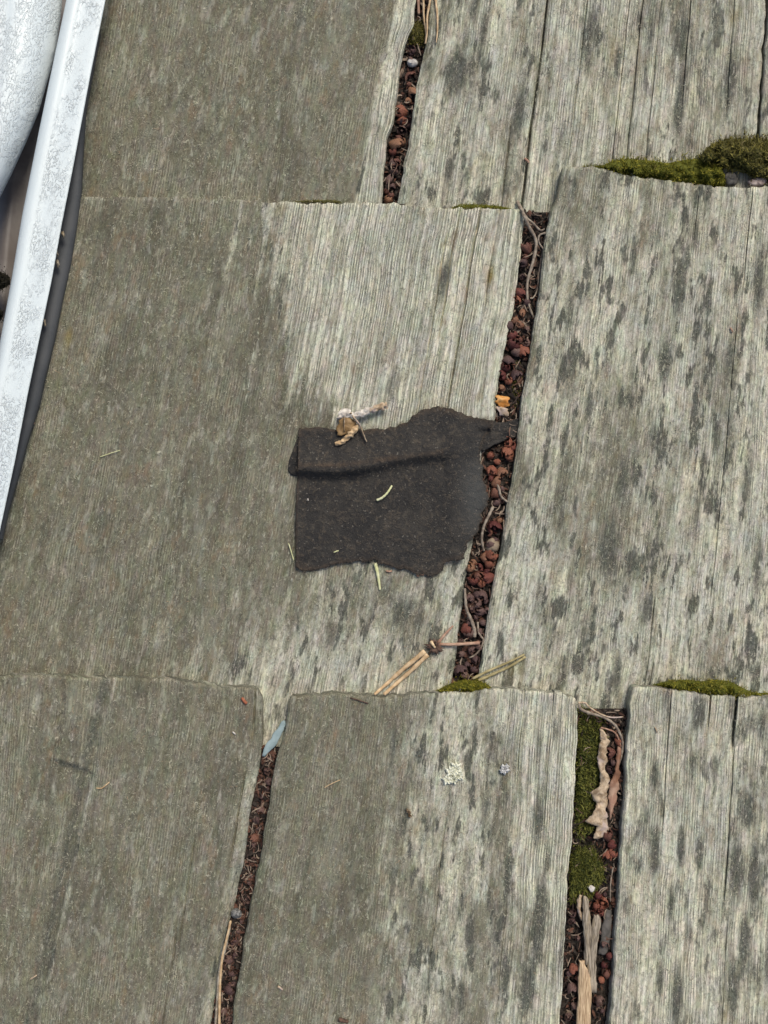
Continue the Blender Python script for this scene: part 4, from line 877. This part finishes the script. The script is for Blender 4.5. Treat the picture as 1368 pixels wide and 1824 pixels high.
stem('thin_stem', 'pale stiff bristle along the wall above the bark flake', 'stem', [(1092, 1545, -.002), (1088, 1570, -.0016), (1087, 1590, -.0018), (1087, 1606, -.003)], 1.2, 1.0, M_TWIG, 'dry stems lying in the joints')
blade('leaf_fragment', 'small pale petal-like fragment between moss tuft and husks', 'leaf fragment', [(1050, 1054, 1576, -.002), (1046, 1059, 1580, -.0016), (1048, 1058, 1586, -.0018), (1051, 1055, 1589, -.0022)], M_WHITE, seed=12, rough=.0001)
blade('orange_scale', 'bright orange papery scale in the joint above the felt tab', 'scale', [(885, 889, 703, -.0022), (884, 908, 706, -.0014), (884, 905, 714, -.0010), (885, 907, 722, -.0012), (890, 900, 727, -.002)], M_ORANGE, seed=13, rough=.0014, jag=9, curl=.0003)
blade('pale_scale', 'pale pinkish scale just below the bright orange one', 'scale', [(886, 890, 724, -.0024), (884, 907, 728, -.002), (886, 906, 735, -.002), (888, 902, 741, -.0026)], M_LEAF, seed=14, rough=.0010, jag=7, curl=.0003)
# blue-grey flake
ct = []
blade('paint_flake', 'narrow blue-grey flake bridging the head of the narrow joint', 'paint flake',
      [(502, 509, 1284, -.0022), (497, 509, 1292, -.0020), (491, 504, 1302, -.0020), (484, 499, 1313, -.0020), (476, 494, 1324, -.0020), (470, 484, 1336, -.0020), (467, 473, 1347, -.0022)], M_BLUE, seed=15, rough=.0001, curl=.0003, thick=.0005)

# ------------------------------------------------------------------ lichen rosettes
def rosette(label, cx, cy, lobes, mat, seed):
    r = random.Random(seed); vs, fs = [], []
    for (ox, oy, rr) in lobes:
        b = len(vs); m, q = 28, 6
        vs.append(at(*zf_(cx+ox, cy+oy, .0010)))
        for i in range(1, q+1):
            for j in range(m):
                a = j/m*6.283; k = rr*i/q*(1+0.20*math.sin(a*5+ox)+0.16*math.sin(a*9+oy)*(i/q)+r.uniform(-.06, .06)*(i/q))
                h = 0.0010+0.0010*math.sin(i/q*2.6)*(1+0.5*math.sin(a*7+i))+r.uniform(-.0003, .0003)
                if i == q: h = 0.0003
                vs.append(at(*zf_(cx+ox+k*math.cos(a), cy+oy+k*math.sin(a), h)))
        for j in range(m): fs.append((b, b+1+j, b+1+(j+1) % m))
        for i in range(q-1):
            for j in range(m):
                a = b+1+i*m+j; c = b+1+i*m+(j+1) % m; fs.append((a, a+m, c+m, c))
    return tag(obj('lichen_rosette', vs, fs, mat, smooth=False), label, 'lichen')
rosette('larger greenish white lichen rosette of three lobes on streaked wood', 806, 1380, [(6, -10, 11), (-3, -6, 9), (10, 2, 9), (-9, 9, 9), (2, 9, 8)], M_LICHEN, 3)
rosette('smaller grey-white lichen rosette beside the larger greenish one', 899, 1370, [(0, 0, 8.5), (-4, 3, 5), (3, -4, 5)], M_LICHEN2, 4)
rosette('tiny cream lichen crumb low beside the larger rosette', 728, 1448, [(0, -2, 4), (2, 5, 3.5), (-3, -6, 2)], M_LEAF, 5)

# ------------------------------------------------------------------ torn felt
OUT = [(532, 762), (561, 760), (596, 764), (631, 765), (655, 763), (676, 765), (705, 760), (726, 753), (733, 743), (754, 730), (782, 723), (806, 729), (831, 739), (852, 746), (866, 747), (879, 749), (878, 762), (866, 775), (857, 790), (855, 813), (862, 855),
       (871, 890), (859, 915), (852, 946), (834, 967), (827, 995), (796, 1002), (789, 1016), (771, 1027), (747, 1023), (726, 1016), (690, 1008), (666, 1000), (638, 1000), (603, 1004), (568, 1014), (543, 1018), (527, 1011), (526, 936), (529, 865), (531, 813)]
def felt_sheet(name, out, zfun, parent, thick=0.0011, step=3.0, jag=4.0, seed=3, rust=True):
    # fill: rows by y, spans between outline's crossings, snapped to the outline
    pts = []
    for i in range(len(out)):
        a, b = out[i], out[(i+1) % len(out)]; L = math.dist(a, b); n = max(1, int(L/3))
        for k in range(n): pts.append((a[0]+(b[0]-a[0])*k/n, a[1]+(b[1]-a[1])*k/n))
    cx = sum(p[0] for p in pts)/len(pts); cy = sum(p[1] for p in pts)/len(pts)
    ring = []
    for i, (x, y) in enumerate(pts):
        straight = x < 534
        j = (float(fbm(i/3.0, seed*1.0, seed, 3))-0.5)*2*jag*(0.25 if straight else 1.0)+(float(vnoise(i/1.3, seed*2.0, seed+4))-0.5)*(0.5 if straight else 2.2)
        d = math.hypot(x-cx, y-cy); ring.append((x+(x-cx)/d*j, y+(y-cy)/d*j))
    n = len(ring); m = 46; vs, rs, gy = [], [], []
    for k in range(m+1):
        f = 1-(k/m)
        f = f if k else 1.0
        for (x, y) in ring:
            X, Y = cx+(x-cx)*f, cy+(y-cy)*f
            e = 1-f
            z = zfun(X, Y) - 0.0005*max(0, 1-e*14)**2
            vs.append(at(X, Y, z)); rs.append((float(fbm(X/12, Y/12, 4, 3))*0.8*max(0, 1-e*(12 if y > 990 or y < 775 else 40)) if rust else 0) + 0.8*math.exp(-((Y-(829-0.13*(X-600)*(1 if X > 600 else -0.05)))/4.0)**2)*float(fbm(X/20, Y/20, 9, 2))*(1 if X < 790 else 0) * (1 if rust else 0))
            gy.append(math.exp(-((X-848)/26)**2)*math.exp(-((Y-880)/70)**2) if rust else 0)
    fs = []
    for k in range(m):
        for j in range(n):
            a = k*n+j; b = k*n+(j+1) % n; fs.append((a, a+n, b+n, b))
    N0 = len(vs); 
    vs += [(p[0], p[1], p[2]-thick) for p in vs[:n]]; rs += [0.3]*n; gy += [0]*n
    for j in range(n): fs.append((j, (j+1) % n, N0+(j+1) % n, N0+j))
    return obj(name, vs, fs, M_FELT, parent, attrs={'rust': ('FLOAT', rs), 'grey': ('FLOAT', gy)})
def felt_z(x, y):
    base = zface(x, y)+0.0016
    ry = np.interp(x, [520, 560, 600, 650, 690, 740, 780, 860], [833, 836, 838, 831, 822, 811, 806, 800])
    d = y-ry
    amp = np.interp(x, [520, 560, 640, 700, 770, 810, 870], [0.0040, 0.0042, 0.0036, 0.0032, 0.0024, 0.0010, 0.0002])
    ridge = 1.0*amp*(math.exp(-(d/(34 if d < 0 else 12))**2)) - 0.0010*math.exp(-((d-20)/12)**2)*(1 if x < 790 else 0.3)
    b = float(fbm(x/60, y/60, 12, 3)-0.5)*0.0022+float(fbm(x/11, y/11, 14, 2)-0.5)*0.00045
    fold = 0.0012*math.exp(-((x-(808+(y-800)*0.03))/20)**2)*(1 if y > 790 else 0.4)
    droop = -0.0035*max(0, (x-838)/35)**1.5 if y > 764 else -0.0003
    curl = 0.0012*math.exp(-((x-529)/5)**2)
    return base+max(ridge, -0.0012)+b+fold+droop+curl+0.0005
fe = felt_sheet('felt_scrap', OUT, felt_z, None)
tag(fe, 'torn dark brown felt patch with a raised crease, spread on the largest shingle', 'felt')
# loose fibres on and around the torn hem
fv, ff, fr = [], [], []
for k in range(2600):
    if k < 1500:
        i = random.randrange(len(OUT)); a, b = OUT[i], OUT[(i+1) % len(OUT)]; t_ = random.random()
        x, y = a[0]+(b[0]-a[0])*t_+random.gauss(0, 2.2), a[1]+(b[1]-a[1])*t_+random.gauss(0, 2.2)
        if x < 536 and random.random() < .6: continue
    else:
        x, y = random.uniform(536, 850), random.uniform(772, 1000)
        if x > 820 and y > 960: continue
    b_ = len(fv); aa = random.uniform(0, 6.28); L = random.uniform(.0005, .0017); wd = random.uniform(.00003, .00007); p = Vector(at(x, y, felt_z(x, y)+.0001)); rr_ = random.random(); bd = random.gauss(0, .6)
    for q in range(4):
        w2 = wd*(1-q*.25); fv += [tuple(p+Vector((-math.sin(aa)*w2, math.cos(aa)*w2, 0))), tuple(p-Vector((-math.sin(aa)*w2, math.cos(aa)*w2, 0)))]; fr += [rr_, rr_]
        p = p+Vector((math.cos(aa)*L/3, math.sin(aa)*L/3, .00012)); aa += bd
    for q in range(3): ff.append((b_+2*q, b_+2*q+1, b_+2*q+3, b_+2*q+2))
gF = NT('felt_fibres', 0.9, 0.15); M_FF = gF.done(gF.mix(gF.ramp(gF.attr('rnd'), .3, 1.0), (0.03, 0.027, 0.024), (0.17, 0.14, 0.11)))
ffo = obj('loose_fibres', fv, ff, M_FF, fe, smooth=False, attrs={'rnd': ('FLOAT', fr)}); ffo['kind'] = 'stuff'
tab = felt_sheet('felt_tab', [(848, 752), (876, 750), (900, 752), (926, 744), (928, 762), (924, 778), (905, 782), (888, 790), (862, 803), (850, 800)], lambda x, y: zface(x, y)-0.0004-0.0026*max(0, min(1, (x-866)/40))+float(fbm(x/12, y/10, 5, 3)-.5)*0.0016, fe, seed=9, jag=1.5, rust=False)
und = felt_sheet('felt_underlayer', [(536, 766), (525, 792), (514, 822), (513, 838), (518, 846), (536, 850), (545, 800)], lambda x, y: zface(x, y)+0.0009+float(fbm(x/12, y/10, 6, 2)-.5)*0.0004, fe, seed=10, jag=0.9, thick=.0008, rust=False)

# papery scrap lying over the felt hem
ps = empty('papery_scrap', at(630, 750, zface(630, 750)+.002))
tag(ps, 'torn papery seed scrap, white and tan, lying over the felt hem', 'seed scrap')
def ps_blade(name, rows, mat, seed, **k):
    o = blade(name, None, None, rows, mat, seed=seed, **k); o.pop('category', None)
    for kk in ('label', 'category', 'group'):
        if kk in o: del o[kk]
    o.parent = ps; o.matrix_parent_inverse = Matrix.Translation(ps.location).inverted(); return o
ps_blade('white_bract', [(606, 618, 728, .0030), (602, 624, 732, .0036), (601, 626, 737, .0036), (602, 620, 742, .0034), (603, 612, 747, .0026)], M_WHITE, 21, rough=.0022, jag=9, curl=.0002)
# the bar: built as overlapping short rows along x
def bar(name, pts, mat, seed):
    # pts (x, y, halfwidth, h)
    vs, fs = [], []; nx = 7; R = []
    for i in range(len(pts)-1):
        for k in range(5):
            t = k/5; R.append(tuple(pts[i][q]*(1-t)+pts[i+1][q]*t for q in range(4)))
    R.append(pts[-1])
    for i, (x, y, w_, h) in enumerate(R):
        nx_, ny_ = R[min(len(R)-1, i+1)][0]-R[max(0, i-1)][0], R[min(len(R)-1, i+1)][1]-R[max(0, i-1)][1]
        L = math.hypot(nx_, ny_)+1e-6; px_, py_ = -ny_/L, nx_/L
        w2 = w_*(0.55+0.9*float(vnoise(i/1.3, 0.3, seed)))
        for j in range(nx):
            f = (j/(nx-1)-.5)*2
            X, Y = x+px_*w2*f, y+py_*w2*f
            vs.append(at(X, Y, zface(X, Y)+h+.0009*(1-f*f)+(float(fbm(X/3, Y/3, seed, 2))-.5)*.0030))
    n = len(R)
    for i in range(n-1):
        for j in range(nx-1):
            a = i*nx+j; fs.append((a, a+nx, a+nx+1, a+1))
    N0 = len(vs); vs += [(p[0], p[1], p[2]-.0005) for p in vs[:N0]]; fs += [tuple(N0+q for q in reversed(f_)) for f_ in fs[:]]
    o = obj(name, vs, fs, mat); o.parent = ps; o.matrix_parent_inverse = Matrix.Translation(ps.location).inverted(); return o
bar('pale_bract', [(618, 737, 3, .0032), (630, 740, 5, .0038), (645, 736, 6, .0042), (658, 730, 5, .0042), (665, 728, 4, .0040)], M_WHITE, 22)
bar('tan_bract', [(660, 733, 4, .0040), (668, 727, 5.5, .0044), (680, 724, 8, .0040), (690, 722, 6, .0032)], M_LEAF, 23)
bar('tan_tail', [(638, 756, 3, .0036), (630, 768, 6, .0042), (620, 778, 5, .0040), (610, 787, 4.5, .0036), (597, 791, 3, .0030)], M_NEEDLE, 24)
bar('stalk', [(624, 735, 1.8, .0040), (631, 745, 1.8, .0044), (640, 755, 1.6, .0046), (646, 770, 1.2, .0044), (653, 787, .8, .0032)], M_LEAF, 25)
bar('stalk', [(614, 742, 1, .0040), (613, 755, 1.0, .0044), (614, 768, .8, .0036)], M_LEAF, 26)
ps_blade('amber_bract', [(611, 622, 744, .0030), (603, 634, 752, .0032), (600, 638, 760, .0032), (601, 634, 768, .0032), (604, 622, 775, .0028)], M_AMBER, 27, rough=.0008, jag=7, curl=.0004)

# ------------------------------------------------------------------ metal at the left
def ribbon(name, left, right, prof, mat, yr, step=6, parent=None, spots=None, noise=0.0):
    """Swept sheet: left/right edge polylines, prof = [(f, z)] cross-section from left edge to right edge."""
    ys = np.arange(yr[0], yr[1]+step, step); vs, g_, sp_ = [], [], []
    for y in ys:
        xl, xr = float(interp(left, y)), float(interp(right, y))
        for i, (f, z) in enumerate(prof):
            x = xl+(xr-xl)*f
            zz = z+(float(vnoise(y/90, i*0.15, 3))-.5)*noise
            vs.append(at(x, y, zz)); g_.append((x*.25+y*.25*0.2, y*.25, i*0.02)); sp_.append(spots(f) if spots else 1)
    m = len(prof); fs = []
    for i in range(len(ys)-1):
        for j in range(m-1):
            a = i*m+j; fs.append((a, a+m, a+m+1, a+1))
    return obj(name, vs, fs, mat, parent, attrs={'grain': ('FLOAT_VECTOR', g_), 'spots': ('FLOAT', sp_)})
# hemmed white strip: rolled nose on the left, flat face, turned-down right edge
prof = []
r_ = 0.20
for k in range(15):
    a = math.pi*(1.15-1.0*k/14*0.65)          # around the nose
    prof.append((r_-r_*math.cos(math.pi-a)*1.0 if False else r_*(1+math.cos(a)), 0.0125+0.0040*math.sin(a)))
prof += [(0.30, 0.0162), (0.36, 0.0156), (0.42, 0.0153), (0.6, 0.0152), (0.8, 0.0151), (0.96, 0.0150), (0.992, 0.0148), (1.0, 0.0143), (1.0, 0.0136), (0.97, 0.0134), (0.6, 0.0136), (0.3, 0.0140)]
t_l = [(134, -80), (118, 0), (70, 230), (40, 380), (20, 500), (-3, 625), (-60, 930), (-120, 1250)]
t_r = [(204, -80), (188, 0), (160, 140), (130, 300), (110, 400), (92, 500), (70, 605), (50, 700), (27, 820), (0, 945), (-40, 1130), (-66, 1250)]
trim = ribbon('metal_flashing', t_l, t_r, prof, M_METAL, (-80, 1250), spots=lambda f: 0.15 if f < 0.36 else (1.0 if f < 0.9 else 0.4))
tag(trim, 'long white painted metal strip with a rolled edge, spotted with dirt', 'metal strip')
# tall curved white sheet at the frame edge
s_l = [(-140, -80), (-150, 420)]
s_r = [(112, -80), (111, 0), (108, 30), (99, 90), (86, 140), (69, 200), (46, 255), (21, 310), (1, 350), (-30, 400), (-45, 420)]
sp_prof = [(f, 0.0185-0.0125*max(0, (f-0.55)/0.45)**2.6) for f in np.linspace(0, 1, 34)]
sp_prof = [(f, z-(0.0012*math.exp(-((f-0.60)/0.008)**2))) for f, z in sp_prof]
sp_prof += [(0.995, 0.0045), (0.97, 0.0042), (0.8, 0.009)]
sheet = ribbon('metal_sheet', s_l, s_r, sp_prof, M_METAL, (-80, 420), step=5, spots=lambda f: 0.85)
tag(sheet, 'curved white metal sheet in the corner of the frame, blotched with drops', 'metal sheet')
# dull metal pan under both
g_l = [(-120, -80), (-120, 1000)]; g_r = [(150, -80), (60, 500), (20, 1000)]
pan = ribbon('metal_pan', g_l, g_r, [(0, 0.0), (0.2, -0.001), (0.40, 0.0015), (0.46, 0.0045), (0.52, 0.0052), (0.58, 0.0046), (0.66, 0.0010), (0.8, 0.0), (1.0, 0.0)], M_GREYM, (-80, 700))
pan.location.z = -0.016
tag(pan, 'dull brownish metal pan in the shadowed slot behind the white strip', 'metal pan')
# smooth raised dark grey strip beside the white strip
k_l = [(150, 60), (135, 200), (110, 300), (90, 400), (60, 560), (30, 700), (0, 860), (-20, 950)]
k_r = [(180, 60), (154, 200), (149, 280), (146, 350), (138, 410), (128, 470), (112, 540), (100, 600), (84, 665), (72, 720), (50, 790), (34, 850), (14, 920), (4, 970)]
gk = ribbon('rubber_strip', k_l, k_r, [(0, 0.0052), (0.3, 0.0064), (0.55, 0.0068), (0.75, 0.0064), (0.9, 0.0052), (0.97, 0.0034), (1.0, 0.0010), (1.0, -0.0040)], M_DARKGREY, (60, 960), noise=.0006)
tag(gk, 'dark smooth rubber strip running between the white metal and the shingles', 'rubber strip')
for i, (x, y, s2) in enumerate([(112, 418, 3.5), (103, 470, 4.5), (101, 452, 3), (79, 575, 4)]):
    blade('leaf_fragment', ['grey curled fragment caught at the rubber strip, uppermost of four', 'grey curled fragment in the middle of the rubber strip, largest of four', 'narrow grey fragment wedged above the largest one at the rubber strip', 'pale grey fragment lowest on the rubber strip'][i], 'leaf fragment',
          [(x-s2*.3, x+s2*.2, y-s2*1.6, .0078), (x-s2*.7, x+s2*.6, y-s2*.4, .0088), (x-s2*.2, x+s2*.9, y+s2*.6, .0084), (x, x+s2*.3, y+s2*1.6, .0076)], M_FIBREG, seed=40+i, rough=.0008, group='fragments caught at the rubber strip')
# stones lodged under the mossy mound
for (lab, cx, cy, rx, ry, hh, m_) in (('dark flat stone lodged under the hollow moss mound', 1302, 318, 13, 14, .0030, plain('dark_stone', (0.045, 0.043, 0.04), (0.12, 0.115, 0.105), 300)),
                              ('small pale pinkish stone at the foot of the moss mound', 1350, 324, 17, 9, .0030, plain('pink_stone', (0.26, 0.20, 0.18), (0.44, 0.37, 0.34), 400)),
                              ('round tan pebble among the husks below the felt corner', 877, 971, 13, 13, -.0020, plain('tan_stone', (0.16, 0.12, 0.08), (0.27, 0.21, 0.15), 300)),
                              ('grey lichen-dusted pebble in the narrow joint', 421, 1627, 10, 9, -.0024, plain('grey_stone', (0.07, 0.07, 0.068), (0.27, 0.265, 0.25), 900)),
                              ('pale grey pebble under the olive moss plug in the top joint', 734, 112, 10, 8, -.0020, plain('pale_stone', (0.25, 0.23, 0.22), (0.46, 0.44, 0.42), 500))):
    vs, fs = [], []; m2, q2 = 20, 9
    for i in range(q2+1):
        t_ = i/q2*math.pi
        for j in range(m2):
            a_ = j/m2*6.283; k_ = 1+0.30*(float(vnoise(math.cos(a_)*1.6+5, math.sin(a_)*1.6+i*.5, int(cx)))-.5)
            vs.append(at(cx+rx*k_*math.sin(t_)*math.cos(a_), cy+ry*k_*math.sin(t_)*math.sin(a_), (zA(cx, cy) if cy < 335 else zface(cx, cy))+hh-.0012+0.0026*math.cos(t_)*k_))
    for i in range(q2):
        for j in range(m2):
            a_ = i*m2+j; c_ = i*m2+(j+1) % m2; fs.append((a_, c_, c_+m2, a_+m2))
    tag(obj('pebble', vs, fs, m_), lab, 'pebble')
# dark moss clot at the frame edge behind the strip
moss('black-brown moss clot at the frame edge behind the white strip', [(-30, 470, 520), (0, 484, 516), (10, 488, 512), (18, 494, 506)], 0.0035, 900, moss_material('moss_black', (0.012, 0.011, 0.007), (0.03, 0.026, 0.012), (0.05, 0.04, 0.02)), lambda x, y: 0.003, seed=30, blade=.0012)
moss('dark litter clot hanging lower behind the white strip', [(-40, 540, 600), (-8, 545, 585), (2, 552, 570), (6, 556, 562)], 0.0035, 700, bpy.data.materials['moss_black'], lambda x, y: 0.003, seed=31, blade=.0012)
